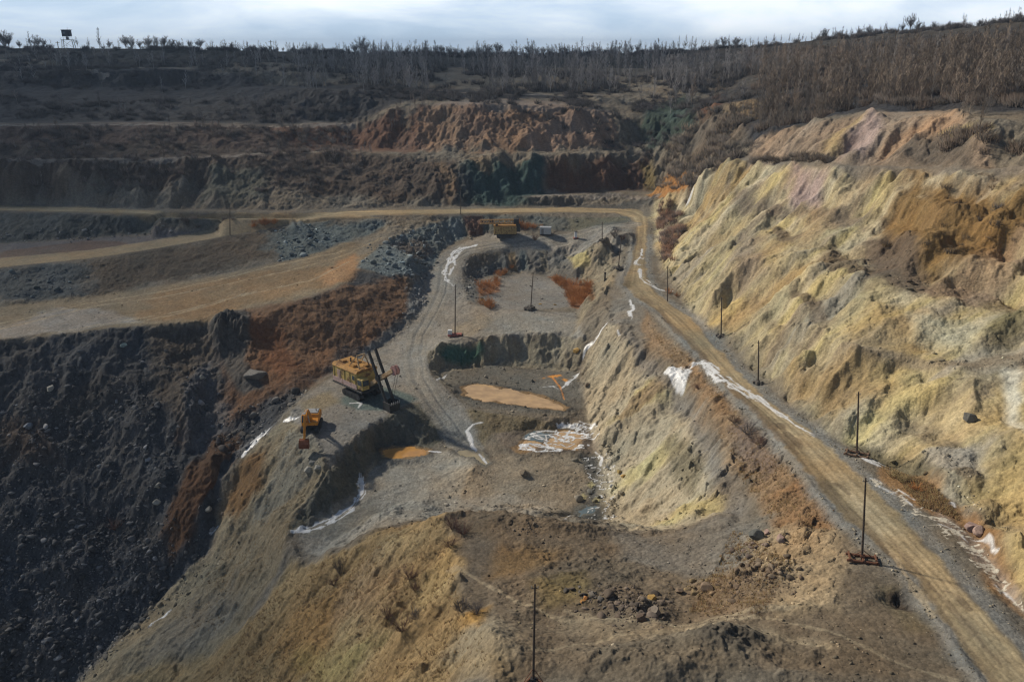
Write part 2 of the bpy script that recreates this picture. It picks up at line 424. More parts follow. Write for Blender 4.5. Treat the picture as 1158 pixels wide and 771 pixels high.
dc, sc_, ac = dpoly(X, Y, cen)
b1 = to_world([(u, v - 1) for u, v, z in B1[:-1]])
db1, _, _ = dpoly(X, Y, b1)
print('roads', time.time() - T0)

# ------------------------------------------------------------------ height detail
onroad = np.minimum(np.minimum(np.abs(np.maximum(sd_road, 0)), np.maximum(sd_branch, 0)), np.maximum(dc - 3.4, 0))
WA = (0.5 + 1.3 * smooth(1.0, 5.0, onroad)) * (1 + 1.0 * smooth(250, 420, Y)) * smooth(0.0, 2.5, onroad)
XW = X + WA * 1.5 * fbm(X, Y, 7, 4, 2, .55); YW = Y + WA * 1.5 * fbm(X, Y, 7, 4, 6, .55)
Hs = samp(H0, XW, YW)
Hs = Hs - 0.012 * np.maximum(Y - 620, 0)
e = 1.5
GX = (samp(HW, X + e, Y) - samp(HW, X - e, Y)) / (2 * e)
GY = (samp(HW, X, Y + e) - samp(HW, X, Y - e)) / (2 * e)
SL = np.sqrt(GX * GX + GY * GY)
e = 0.8
sx = (samp(H0, X + e, Y) - samp(H0, X - e, Y)) / (2 * e); sy = (samp(H0, X, Y + e) - samp(H0, X, Y - e)) / (2 * e)
SF = np.sqrt(sx * sx + sy * sy)
dxn, dyn = GX / (SL + 1e-3), GY / (SL + 1e-3)
def rills(x, y, cell, fx, fy, k, freq=1.0):
    """stripes that run down the fall line, blended from one random cell to the next"""
    px, py = x / cell, y / cell
    ix, iy = np.floor(px), np.floor(py)
    fxp, fyp = (px - ix).astype(F32), (py - iy).astype(F32)
    ixi, iyi = ix.astype(np.int64), iy.astype(np.int64)
    acc = np.zeros(x.shape, F32); wt = np.full(x.shape, 1e-4, F32); der = np.zeros(x.shape, F32)
    tx, ty = _tab[k % 8], _tab[(k + 3) % 8]
    for i in (-1, 0, 1):
        for j in (-1, 0, 1):
            a = (iyi + j) & 255; b = (ixi + i) & 255
            ox = i + 0.5 + 0.42 * tx[a, b]; oy = j + 0.5 + 0.42 * ty[a, b]
            qx, qy = fxp - ox, fyp - oy
            w = np.exp(-(qx * qx + qy * qy) * 3.2)
            ph = (qx * -fy + qy * fx) * (2 * math.pi * freq)
            acc += w * np.cos(ph); der += w * -np.sin(ph); wt += w
    return acc / wt, der / wt
act = smooth(0.16, 0.55, SF)
far_ = smooth(290, 360, Y)
wxx = X + 5 * fbm(X, Y, 22, 3, 1); wyy = Y + 5 * fbm(X, Y, 22, 3, 4)
D = np.zeros(X.shape, F32)
fx, fy = dxn.copy(), dyn.copy()
for cell, amp, k in ((15.0, 1.25, 0), (7.0, 0.75, 2), (3.2, 0.45, 5), (1.5, 0.22, 1)):
    r, de = rills(wxx if cell > 5 else X + 1.2 * fbm(X, Y, 6, 2, 2), wyy if cell > 5 else Y + 1.2 * fbm(X, Y, 6, 2, 6), cell, fx, fy, k, 0.9)
    D += amp * r
    if cell == 7.0: D_big = D.copy()
    nx_, ny_ = fx + 0.55 * de * -fy, fy + 0.55 * de * fx
    n = np.sqrt(nx_ ** 2 + ny_ ** 2) + 1e-4
    fx, fy = nx_ / n, ny_ / n
RILL = D / 3.0
def cells(x, y, size, k):
    px, py = x / size, y / size
    ix, iy = np.floor(px), np.floor(py); fx_, fy_ = (px - ix).astype(F32), (py - iy).astype(F32)
    ixi, iyi = ix.astype(np.int64), iy.astype(np.int64)
    best = np.full(x.shape, 9, F32); val = np.zeros(x.shape, F32)
    tx, ty, tv = _tab[k % 8], _tab[(k + 2) % 8], _tab[(k + 5) % 8]
    for i in (-1, 0, 1):
        for j in (-1, 0, 1):
            a = (iyi + j) & 255; b = (ixi + i) & 255
            qx = fx_ - (i + .5 + .45 * tx[a, b]); qy = fy_ - (j + .5 + .45 * ty[a, b])
            d = qx * qx + qy * qy; v_ = tv[a, b] + 0.9 * (qx * tx[a, b] + qy * ty[a, b])
            m_ = d < best; best = np.where(m_, d, best); val = np.where(m_, v_, val)
    return val
east = smooth(0, 6, X - (44 + 0.02 * Y)) * smooth(0.1, 0.3, SL) * smooth(330, 300, Y)
leftcliff = smooth(-30, -45, X) * smooth(230, 205, Y) * smooth(0.3, 0.5, SL)
loose = fbm(X, Y, 9, 5, 3)
crag = fbm(wxx, wyy, 14, 6, 5, 0.55, ridged=True)
crag2 = fbm(X, Y, 3.5, 4, 2, 0.6, ridged=True)
amp_r = 0.45 + 0.35 * east + 0.0 * far_
amp_r = amp_r * (1 - 0.45 * leftcliff)
D = D - 0.55 * east * (D - D_big)
BLK = cells(X + 1.2 * fbm(X, Y, 4, 3, 1), Y + 1.2 * fbm(X, Y, 4, 3, 3), 2.6, 1) * .50 + cells(X + .5 * fbm(X, Y, 2, 2, 5), Y, 1.15, 4) * .26
nearhill = smooth(40, 25, X + 10) * smooth(150, 135, Y) * smooth(-70, -55, X)
BLKM = .75 * act * smooth(-.35, .25, fbm(X, Y, 18, 3, 4)) * (1 - .75 * nearhill) * (1 - .5 * east) * (1 - .4 * far_) * (1 - .7 * leftcliff)
BROWN = to_world([(265, 358), (350, 343), (392, 327), (440, 320), (466, 325), (466, 345), (430, 385), (395, 403), (345, 430), (285, 445), (262, 420)])
sdb = np.full(X.shape, 50, F32); m = (X > -140) & (X < 10) & (Y > 150) & (Y < 300); sdb[m] = sdpoly(X[m], Y[m], BROWN)
BS = smooth(3, -3, sdb)
BLKM *= 1 - .9 * BS; crag = crag * (1 - .6 * BS); crag2 = crag2 * (1 - .8 * BS); D *= 1 - .6 * BS
D *= 1 - .3 * east
D += 0.6 * east * (D_big + .8 * rills(wxx, wyy, 30.0, dxn, dyn, 6, .9)[0])
Dt = BLKM * BLK * (1 + .15 * far_) + act * (D * amp_r * np.clip(SL * 1.6, 0.2, 1.1) + crag * (0.7 - 0.15 * far_ + 0.35 * east) + 0.20 * crag2)
wv = (Hs + 2.6 * fbm(X, Y, 30, 4, 2) + 0.8 * fbm(X, Y, 6, 4, 5)) / 6.5
fr = wv - np.floor(wv)
patch = smooth(-.25, .35, fbm(X, Y, 26, 3, 7))
tread = smooth(0.0, 0.12, fr) * smooth(0.50, 0.36, fr)
LEDGE = east * patch * smooth(50, 70, X) 
Dt += LEDGE * 5.0 * ((smooth(0.42, 0.98, fr) - fr) * 1.0)
TREAD = LEDGE * tread
Dt *= 1 - .75 * BS
Dt += far_ * act * 0.5 * fbm(X * 1.0, Y * .5, 8, 4, 1)
Dt += 0.10 * fbm(X, Y, 3.0, 4, 6) * (1 - act) + 0.28 * loose * (1 - act) * 0.7
Dt += leftcliff * (0.9 * fbm(X, Y, 8, 5, 7, 0.5) + 0.12 * np.abs(fbm(X, Y, 1.4, 3, 3, 0.7)))
rough_near = smooth(0.05, 0.3, SF) * 0.25 * fbm(X, Y, 1.2, 3, 4, 0.6)
PF = smooth(-60, -50, X) * smooth(38, 30, X) * smooth(150, 158, Y) * smooth(300, 280, Y)
Dt *= 1 - .45 * PF * (1 - act)
Dt += .55 * crag2 * smooth(112, 100, Y) * smooth(-22, -12, X) * smooth(52, 40, X) * (1 - act) * smooth(-.1, .4, fbm(X, Y, 9, 3, 7))
Dt += rough_near + 0.05 * fbm(X, Y, .8, 2, 7, .7)
flat_road = smooth(2.5, 0.3, np.minimum(np.maximum(sd_road, 0), np.maximum(sd_branch, 0)))
flat_road = np.maximum(flat_road, 0.8 * smooth(6, 3, dc)); flat_road = np.maximum(flat_road, 0.8 * smooth(3, 1.0, db1))
Z = Hs + Dt * (1 - 0.93 * flat_road)
# wheel ruts
inr = smooth(0.4, -0.6, sd_road)
ruts = -0.06 * (np.exp(-((rt - 0.26) / 0.05) ** 2) + np.exp(-((rt - 0.42) / 0.05) ** 2) + np.exp(-((rt - 0.62) / 0.05) ** 2) + np.exp(-((rt - 0.80) / 0.05) ** 2))
Z += inr * (ruts * .6 + 0.05 * fbm(X, Y, 4, 3, 1))
# low spoil berm on the pit side of the road, broken up
Z += 0.35 * np.exp(-((sd_road - 1.2) / 0.6) ** 2) * (sl < 0) * smooth(-0.2, 0.3, fbm(X, Y, 14, 3, 2))
cr_ = smooth(3.2, 2.4, dc)
Z += -0.10 * smooth(3.6, 3.0, dc) * (np.exp(-((np.abs(sc_) - 1.2) / 0.3) ** 2) + 0.6 * np.exp(-((np.abs(sc_ + .5) - 2.2) / 0.25) ** 2))
print('height', time.time() - T0)

# local mounds and hollows: u, v, half widths in metres, height, roughness
for u, v, rx, ry, h, rg in ((835, 732, 5, 3.2, 1.3, .5), (800, 722, 3.5, 2.2, .8, .5), (770, 735, 5, 2.5, .5, .3), (700, 680, 3.4, 2.4, .8, .5), (730, 692, 3.4, 2.2, .8, .5), (862, 650, 5, 4, .7, .4), (880, 690, 8, 2, .5, .3),
                            (1018, 676, 2.2, 1.9, -1.5, .6), (720, 725, 9, 2.0, -.5, .2), (660, 740, 8, 3, .5, .3), (560, 740, 5, 5, 1.6, .3), (690, 752, 6, 2.5, 1.1, .35), (740, 760, 4, 2.5, .9, .35), (900, 745, 5, 2, .6, .3), (620, 700, 6, 3, -.5, .2), (640, 630, 7, 4, -.5, .2), (590, 590, 9, 2.5, .7, .5), (660, 600, 6, 2, .5, .4),
                            (228, 560, 7, 9, 2.4, .3), (262, 372, 4.0, 5.0, 3.2, 1.6), (276, 388, 3.2, 5.0, 2.6, 1.5), (250, 384, 2.4, 4, 1.8, 1.2), (283, 408, 3, 5, 1.8, 1.2), (222, 450, 4, 9, 2.2, 1.0), (215, 485, 4, 9, 2.0, 1.0),
                            (786, 528, 3.0, 4.0, 1.8, 1.4), (775, 545, 3, 3, -1.2, .8), (640, 545, 6, 6, -.5, .3), (592, 537, 1.6, 1.4, .7, .4), (535, 530, 3, 8, .7, .5), (480, 575, 2.5, 9, .6, .4), (690, 262, 5, 4, 1.2, .8)):
    c_ = cast(u, v)
    if c_ is None: continue
    dd_ = ((X - c_[0]) / rx) ** 2 + ((Y - c_[1]) / ry) ** 2
    m = dd_ < 6
    Z[m] += np.exp(-dd_[m] * 1.1) * (h + rg * crag2[m] + rg * .7 * fbm(X[m], Y[m], 1.3, 3, 4, .7))
# ponds: name, level, outline
PONDS = [
 ('peach', 'long', [(522, 438), (540, 434.5), (562, 438), (590, 443), (615, 449), (642, 461), (636, 464), (608, 461), (575, 456.5), (548, 453), (526, 448)]),
 ('orange', 'small', [(431, 509), (445, 505.5), (468, 506), (486, 509), (482, 514), (462, 517), (444, 518), (433, 514)]),
 ('tan', 'corner', [(514, 511), (530, 507), (545, 512), (554, 524), (548, 527), (536, 516), (520, 514)]),
 ('peach', 'a', [(581, 507), (592, 500), (606, 498), (612, 503), (600, 509), (588, 512)]),
 ('blue', 'b', [(594, 494), (606, 488), (622, 489), (628, 496), (612, 499), (600, 499)]),
 ('peach', 'c', [(614, 504), (622, 497), (634, 487), (650, 489), (662, 492), (656, 499), (650, 508), (632, 508)]),
 ('blue', 'd', [(652, 577), (662, 571), (674, 573), (668, 581), (656, 583)]),
]
pond_world = []
pond_masks = []
for kind, nm, px in PONDS:
    cs = [cast(u, v) for u, v in px]
    lev = float(np.median([c[2] for c in cs]))
    P = [at_z(u, v, lev)[:2] for u, v in px]
    pond_world.append((kind, nm, lev, P))
    sl_, x0, x1 = box_of(P, 8)
    xs_, ys_ = X[sl_], Y[sl_]
    m = (xs_ > x0) & (xs_ < x1)
    sd = np.full(xs_.shape, 50, F32)
    sd[m] = sdpoly(xs_[m], ys_[m], P)
    sd = sd + 1.9 * fbm(xs_, ys_, 3.6, 5, 2, .62)
    z = Z[sl_]
    zin = lev - 0.25 * smooth(0.1, -1.2, sd) + 0.12 * smooth(0, 0.6, sd)
    w = smooth(3.5, 0.6, sd)
    Z[sl_] = z * (1 - w) + (zin + 0.15 * (z - Hs[sl_]) * (sd > 0)) * w
    inside = sd < 0
    zz = Z[sl_]; zz[inside] = lev; Z[sl_] = zz
    pond_masks.append((sl_, inside, kind))
print('ponds', time.time() - T0)

# ------------------------------------------------------------------ soil and rock colours (shade mixed in at the far side and lower left)
C3 = np.empty(X.shape + (3,), F32); C3[:] = (0.150, 0.132, 0.105)
WET = np.zeros(X.shape, F32)
CLS = np.zeros(X.shape, np.int8)
w1, w2, w3 = fbm(X, Y, 12, 5, 0), fbm(X, Y, 12, 5, 5), fbm(X, Y, 2.5, 4, 3)
def zone(px, col, soft=2.0, rag=3.0, k=1.0, wet=None, world=None):
    P = world or to_world(px)
    sl_, x0, x1 = box_of(P, soft + rag + 2)
    xs_, ys_ = X[sl_], Y[sl_]
    m = (xs_ > x0 - 1) & (xs_ < x1 + 1)
    if not m.any(): return
    sd = sdpoly(xs_[m] + rag * w1[sl_][m], ys_[m] + rag * w2[sl_][m], P) + 0.35 * rag * w3[sl_][m]
    w = (smooth(soft, -soft, sd) * k)[:, None]
    c = C3[sl_]; c[m] = c[m] * (1 - w) + np.array(col, F32) * w; C3[sl_] = c
    if wet is not None:
        q = WET[sl_]; q[m] = np.maximum(q[m], w[:, 0] * wet); WET[sl_] = q
def stroke(px, width, col, k=1.0, rag=0.6, cls=None, wet=None, gap=None, taper=True):
    P = to_world(px)
    sl_, x0, x1 = box_of(P, width + rag + 2)
    xs_, ys_ = X[sl_], Y[sl_]
    m = (xs_ > x0) & (xs_ < x1)
    if not m.any(): return
    xm, ym = xs_[m], ys_[m]
    d, s, a = dpoly(xm + rag * w1[sl_][m] * 1.5, ym + rag * w2[sl_][m] * 1.5, P)
    ln = a.max() + 1e-3
    ww = width * (0.55 + 0.45 * np.sin(np.clip(a / ln, 0, 1) * math.pi) if taper else 1.0) * (1 + 0.9 * fbm(xm, ym, 3.0, 3, 6))
    if cls == 3: ww = ww * 1.1
    d = d + 0.5 * rag * w3[sl_][m]
    w = smooth(ww + 0.15, ww - 0.15, d) * k
    if cls == 3 and gap is None: gap = -.22
    if cls == 3:
        w = w * smooth(gap - 0.12, gap + 0.12, fbm(a * 0.30, s * 2.4 + 3 * w1[sl_][m], 1.0, 3, 1) + 0.5 * fbm(xm, ym, 1.3, 3, 5)) * .9
    elif gap: w = w * smooth(gap - 0.15, gap + 0.15, fbm(xm, ym, 1.6, 3, 1))
    c = C3[sl_]; c[m] = c[m] * (1 - w[:, None]) + np.array(col, F32) * w[:, None]; C3[sl_] = c
    if cls is not None:
        q = CLS[sl_]; qq = q[m]; qq[w > 0.5] = cls; q[m] = qq; CLS[sl_] = q
    if wet is not None:
        q = WET[sl_]; q[m] = np.maximum(q[m], w * wet); WET[sl_] = q
# --- far country
zone([(-250, 60), (1400, 5), (1400, 140), (1080, 124), (979, 126), (850, 168), (830, 160), (760, 140), (700, 116), (480, 112), (400, 140), (-250, 143)], (.030, .031, .036), 4, 6)  # far ground darkened in colour to stand in for the shade of clouds
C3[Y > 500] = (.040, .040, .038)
zone([(-250, 145), (400, 144), (455, 130), (460, 172), (400, 169), (280, 174), (-250, 182)], (.070, .048, .040), 3, 5)
zone([(300, 145), (400, 144), (455, 130), (455, 172), (330, 168)], (.13, .065, .04), 4, 6, .7)
zone([(-250, 184), (400, 173), (520, 184), (520, 233), (0, 232), (-250, 230)], (.070, .053, .042), 3, 5)
zone([(60, 190), (85, 195), (95, 225), (75, 225)], (.16, .13, .10), 2, 3, .8)
zone([(240, 190), (300, 195), (300, 225), (220, 228)], (.09, .095, .075), 3, 5, .7)
zone([(0, 200), (60, 200), (70, 228), (0, 228)], (.10, .08, .062), 3, 5, .7)
zone([(456, 172), (460, 138), (500, 119), (690, 127), (693, 168), (560, 171)], (.20, .132, .088), 3, 7)
zone([(600, 168), (600, 130), (690, 130), (692, 166)], (.235, .165, .125), 3, 8, .8)
zone([(452, 175), (455, 133), (483, 124), (490, 172)], (.11, .063, .045), 3, 8, .9)
zone([(505, 132), (530, 118), (560, 122), (575, 145), (530, 160)], (.17, .11, .08), 3, 5, .7)
zone([(490, 118), (560, 112), (640, 116), (700, 126), (690, 134), (560, 124)], (.20, .17, .15), 2, 3, .8)
zone([(528, 234), (522, 195), (538, 183), (612, 181), (617, 222), (560, 234)], (.030, .058, .056), 3, 6)
zone([(510, 200), (530, 190), (540, 230), (515, 232)], (.025, .035, .040), 2, 3, .8)
zone([(488, 188), (500, 184), (514, 222), (502, 232)], (.15, .10, .06), 2, 5, .8)
zone([(535, 178), (562, 178), (560, 194), (545, 196)], (.15, .11, .07), 2, 5, .8)
zone([(617, 179), (735, 170), (738, 214), (617, 219)], (.085, .048, .034), 3, 4)
zone([(722, 190), (736, 180), (745, 212), (728, 214)], (.16, .13, .05), 2, 3, .7)
zone([(722, 136), (775, 108), (792, 150), (757, 162), (735, 168)], (.036, .056, .048), 3, 4)
zone([(784, 128), (812, 106), (818, 120), (794, 146)], (.12, .055, .032), 3, 3)
zone([(800, 130), (835, 118), (850, 165), (800, 200), (755, 210), (760, 175)], (.125, .10, .075), 3, 4, .85)
zone([(820, 118), (850, 112), (870, 130), (840, 140)], (.22, .16, .09), 2, 3, .7)
zone([(590, 222), (746, 218), (742, 232), (600, 231)], (.085, .082, .074), 1.5, 2)
zone([(731, 220), (763, 196), (781, 195), (779, 211), (760, 223)], (.27, .145, .055), 1, 2)
# --- east wall
zone([(738, 247), (742, 228), (770, 215), (800, 198), (837, 184), (951, 191), (1086, 196), (1158, 192), (1320, 195), (1320, 720), (1158, 655), (1109, 574), (1010, 517), (960, 499), (920, 471), (850, 412), (783, 346), (750, 305)], (.335, .288, .178), 2, 2)
EAST = [(738, 247), (770, 215), (837, 184), (951, 191), (1158, 192), (1320, 195), (1320, 720), (1109, 574), (960, 499), (850, 412), (783, 346), (750, 305)]
PE = to_world(EAST)
m = (X > 38) & (X < 190) & (Y > 50) & (Y < 340)
sd = sdpoly(X[m] + 2 * w1[m], Y[m] + 2 * w2[m], PE)
we = smooth(1.5, -1.5, sd)
ca, sa = math.cos(0.35), math.sin(0.35)
q = X[m] * ca + Y[m] * sa; s_ = -X[m] * sa + Y[m] * ca
st1 = fbm(q / 3.2 + w1[m] * 1.5, s_ + w2[m] * 2, 5, 5, 1); st2 = fbm(q / 3.5, s_ + w1[m] * 3, 9, 5, 4); st3 = fbm(q, s_, 24, 4, 6)
c = C3[m]
for wgt, col in ((smooth(.05, .45, st1), (.42, .36, .18)), (smooth(.0, .5, st2), (.25, .235, .20)), (smooth(-.05, -.5, st1), (.22, .185, .135)), (smooth(.10, .5, st3) * .8, (.29, .20, .085)), (smooth(-.1, -.5, st2) * .8, (.46, .42, .31))):
    w = (wgt * we * .85)[:, None]; c = c * (1 - w) + np.array(col, F32) * w
tw_ = (np.clip(TREAD[m] * 1.3, 0, 1) * we * .8)[:, None]; c = c * (1 - tw_) + np.array((.13, .10, .07), F32) * tw_
C3[m] = c
zone([(1000, 292), (990, 250), (1010, 212), (1158, 204), (1300, 210), (1300, 250), (1158, 262), (1085, 300), (1040, 328)], (.17, .105, .038), 3, 7, .9)
zone([(972, 268), (1010, 258), (1042, 290), (1062, 333), (1030, 335), (985, 315)], (.105, .080, .060), 2, 3, .9)
zone([(1045, 330), (1120, 270), (1158, 250), (1158, 300), (1100, 345)], (.24, .18, .13), 2, 3, .7)
zone([(882, 196), (940, 196), (925, 238), (895, 232)], (.33, .26, .25), 2, 3, .9)
zone([(820, 215), (850, 225), (890, 232), (975, 247), (970, 262), (900, 245), (830, 240)], (.15, .125, .10), 1.5, 3, .8)
zone([(905, 240), (930, 240), (935, 275), (905, 285)], (.27, .19, .10), 3, 6, .6)
zone([(825, 275), (860, 268), (870, 310), (840, 320)], (.19, .16, .13), 2, 4, .7)
zone([(955, 391), (1034, 399), (1100, 412), (1158, 398), (1158, 408), (1100, 422), (1030, 410), (960, 400)], (.20, .165, .12), 1, 2, .8)
zone([(1040, 358), (1085, 365), (1110, 380), (1090, 395), (1040, 385)], (.42, .42, .33), 2, 3, .7)
zone([(1105, 380), (1135, 350), (1158, 345), (1158, 385), (1120, 400)], (.11, .10, .06), 2, 3, .8)
zone([(1128, 445), (1158, 432), (1300, 430), (1300, 700), (1158, 648), (1122, 590), (1112, 552), (1128, 505)], (.33, .25, .11), 3, 6, .75)
zone([(1138, 425), (1158, 415), (1158, 500), (1140, 480)], (.48, .48, .42), 1, 2, .8)
zone([(1040, 513), (1105, 500), (1104, 528), (1065, 545), (1040, 532)], (.27, .255, .22), 1, 1.5, .9)
zone([(960, 498), (1000, 508), (1040, 522), (1060, 548), (1030, 545), (970, 515)], (.115, .105, .07), 1, 2, .9)
zone([(988, 524), (1050, 543), (1090, 578), (1158, 650), (1158, 700), (1090, 618), (1040, 574), (995, 543)], (.24, .135, .055), 1, 2.5, .85, wet=.3)
zone([(1060, 575), (1100, 610), (1158, 668), (1158, 690), (1100, 630), (1055, 585)], (.24, .20, .17), .8, 1.5, .8, wet=.5)
# upper faces
zone([(845, 184), (850, 168), (880, 150), (930, 140), (979, 127), (1052, 125), (1079, 126), (1110, 150), (1130, 190), (1034, 189), (951, 187)], (.235, .185, .14), 1.5, 2)
zone([(952, 182), (945, 155), (985, 128), (1003, 140), (990, 165), (972, 184)], (.30, .235, .22), 2, 3, .9)
zone([(925, 178), (940, 150), (972, 133), (978, 138), (950, 160), (938, 182)], (.31, .245, .13), 2, 3, .8)
zone([(990, 172), (1050, 130), (1080, 128), (1078, 142), (1030, 162), (995, 182)], (.31, .21, .135), 2, 3, .9)
zone([(1000, 184), (1022, 165), (1060, 148), (1085, 155), (1100, 190), (1045, 190)], (.10, .085, .07), 1.5, 3, .9)
zone([(1060, 150), (1105, 140), (1120, 155), (1090, 165)], (.30, .24, .10), 1, 2, .7)
# --- left terraces
zone([(-250, 240), (0, 241), (330, 248), (300, 252), (220, 257), (130, 266), (0, 275), (-250, 277)], (.078, .080, .072), 1.5, 2)
zone([(-250, 278), (0, 276), (130, 268), (300, 252), (345, 248), (270, 257), (100, 282), (-250, 294)], (.135, .125, .125), 1, 2)
zone([(0, 284), (100, 272), (150, 274), (140, 282), (0, 291)], (.13, .085, .062), 1, 2, .8)
zone([(280, 253), (310, 250), (312, 257), (285, 259)], (.26, .12, .06), .8, 1, .9)
zone([(-250, 306), (0, 304), (100, 294), (105, 334), (0, 344), (-250, 350)], (.068, .078, .082), 3, 7)
zone([(100, 294), (250, 271), (312, 260), (315, 290), (180, 321), (100, 336)], (.085, .068, .050), 3, 7)
zone([(300, 262), (390, 249), (432, 248), (440, 254), (400, 268), (350, 288), (313, 296)], (.10, .125, .13), 3, 6)
zone([(-250, 350), (0, 346), (170, 326), (310, 298), (340, 291), (400, 271), (440, 256), (500, 248), (402, 302), (390, 322), (300, 354), (240, 362), (0, 383), (-250, 395)], (.195, .160, .108), 1.5, 2)
zone([(180, 330), (300, 305), (395, 300), (385, 320), (330, 338), (230, 358), (150, 362)], (.22, .145, .075), 3, 6, .75)
zone([(0, 372), (60, 350), (120, 350), (160, 366), (50, 378), (0, 382)], (.26, .25, .235), 2, 5, .8)
zone([(360, 312), (400, 285), (410, 290), (396, 316), (372, 326)], (.34, .20, .10), 1.5, 3, .8)
zone([(400, 268), (450, 256), (500, 247), (480, 254), (430, 275), (405, 290)], (.20, .185, .155), 1.5, 3, .7)
# --- big dark slope
zone([(-250, 397), (0, 386), (130, 374), (240, 364), (300, 356), (350, 339), (390, 325), (402, 306), (455, 312), (470, 345), (430, 390), (350, 435), (310, 484), (258, 541), (234, 629), (169, 690), (85, 775), (-250, 820)], (.060, .061, .064), 1.5, 1.5)
zone([(265, 356), (350, 341), (392, 325), (440, 316), (468, 320), (468, 345), (430, 385), (395, 403), (345, 430), (285, 450), (255, 400)], (.148, .086, .050), 3, 5)
zone([(195, 440), (270, 430), (345, 430), (290, 470), (245, 492), (200, 505)], (.105, .060, .036), 3, 5, .85)
zone([(285, 360), (320, 375), (345, 415), (325, 425), (300, 400), (280, 385)], (.13, .055, .024), 2, 3, .7)
zone([(165, 376), (240, 366), (262, 470), (215, 510), (170, 440)], (.085, .070, .056), 2, 4, .85)
zone([(215, 430), (270, 440), (345, 432), (300, 460), (240, 480)], (.115, .064, .036), 3, 5, .8)
zone([(205, 440), (240, 410), (262, 460), (250, 510), (205, 510)], (.10, .105, .115), 2, 4, .8)
zone([(238, 368), (262, 351), (284, 356), (284, 410), (302, 438), (276, 445), (248, 400)], (.065, .064, .062), 1, 2, .95)
zone([(188, 600), (203, 545), (235, 502), (268, 496), (264, 540), (240, 582), (215, 622), (193, 642)], (.092, .050, .028), 1.5, 4)
zone([(0, 460), (50, 480), (60, 520), (0, 520)], (.085, .062, .048), 2, 4, .8)
zone([(0, 540), (140, 560), (160, 700), (60, 771), (0, 771)], (.052, .056, .064), 4, 5, .7)  # deep shade of the lower left put into the slope colour
# --- hillside right of the ravine
zone([(330, 470), (345, 480), (372, 530), (350, 560), (331, 585), (320, 612), (318, 640), (280, 700), (200, 778), (90, 778), (200, 660), (240, 630), (258, 560), (290, 505)], (.205, .175, .120), 1.5, 2)
zone([(330, 490), (365, 500), (360, 530), (330, 560), (300, 600), (285, 590), (310, 530)], (.19, .185, .155), 1.5, 3, .8)
zone([(256, 572), (272, 530), (302, 508), (298, 545), (272, 590)], (.15, .085, .035), 1.5, 2.5, .9)
zone([(190, 700), (260, 660), (270, 690), (200, 750), (150, 760)], (.17, .16, .135), 2, 4, .7)
# --- central road, shovel bench, cut
zone([(500, 248), (545, 242), (712, 245), (716, 252), (660, 260), (546, 266), (500, 262)], (.095, .10, .09), 1, 1.5)
zone([(523, 246), (545, 246), (545, 266), (530, 268)], (.15, .075, .05), .8, 1, .8)
zone([(640, 247), (700, 245), (712, 248), (650, 262)], (.12, .115, .08), 1, 1.5, .8)
zone([(405, 302), (430, 275), (482, 253), (520, 247), (525, 266), (500, 280), (484, 306), (470, 318), (440, 314)], (.125, .150, .155), 1, 2)
zone([(440, 275), (475, 268), (490, 285), (470, 295)], (.12, .09, .07), 1, 2, .7)
zone([(468, 330), (484, 308), (480, 348), (440, 386), (395, 410), (420, 392), (455, 360)], (.15, .155, .155), 1, 2)
zone([(528, 287), (575, 280), (704, 283), (716, 262), (716, 253), (608, 269), (546, 266), (500, 284), (482, 310), (480, 348), (440, 388), (400, 410), (350, 442), (330, 470), (372, 525), (400, 494), (462, 456), (478, 452), (515, 500), (530, 520), (545, 505), (520, 456), (484, 420), (484, 400), (545, 381), (640, 377), (662, 383), (650, 354), (590, 352), (530, 343), (523, 310)], (.215, .205, .185), 1, 1.5)
zone([(560, 355), (650, 357), (660, 380), (590, 376), (540, 380)], (.205, .200, .180), 1, 2, .8)
zone([(500, 375), (545, 352), (560, 362), (530, 380)], (.23, .205, .16), 1, 2, .7)
zone([(380, 455), (400, 435), (450, 440), (475, 450), (440, 466), (400, 465)], (.075, .115, .112), 1, 2, .85, wet=.4)
zone([(340, 455), (372, 440), (385, 455), (350, 470)], (.21, .175, .10), 1, 1.5, .6)
zone([(484, 455), (462, 457), (418, 486), (385, 514), (350, 562), (322, 603), (333, 604), (390, 575), (409, 552), (414, 535), (450, 512), (492, 506), (505, 492)], (.120, .115, .090), .8, 1)
zone([(420, 490), (470, 462), (480, 500), (430, 512)], (.095, .10, .09), 1, 2, .7)
zone([(455, 385), (480, 390), (470, 440), (500, 480), (520, 500), (500, 500), (470, 450), (455, 420)], (.19, .20, .20), 1, 2, .6)
# --- flats
zone([(333, 606), (410, 550), (420, 525), (500, 512), (548, 520), (500, 585), (400, 612), (340, 622)], (.25, .24, .21), 1, 1.5)
zone([(545, 520), (580, 512), (655, 514), (668, 540), (640, 580), (590, 583), (500, 588)], (.225, .195, .150), 1, 2)
zone([(500, 565), (560, 560), (630, 565), (600, 582), (500, 586)], (.27, .245, .205), 1, 2, .7)
zone([(650, 515), (685, 512), (700, 560), (700, 592), (640, 588), (668, 545)], (.085, .085, .078), 1, 1.5, .95, wet=.5)
zone([(330, 600), (400, 575), (420, 560), (440, 580), (380, 612)], (.18, .175, .15), 1, 2, .7)
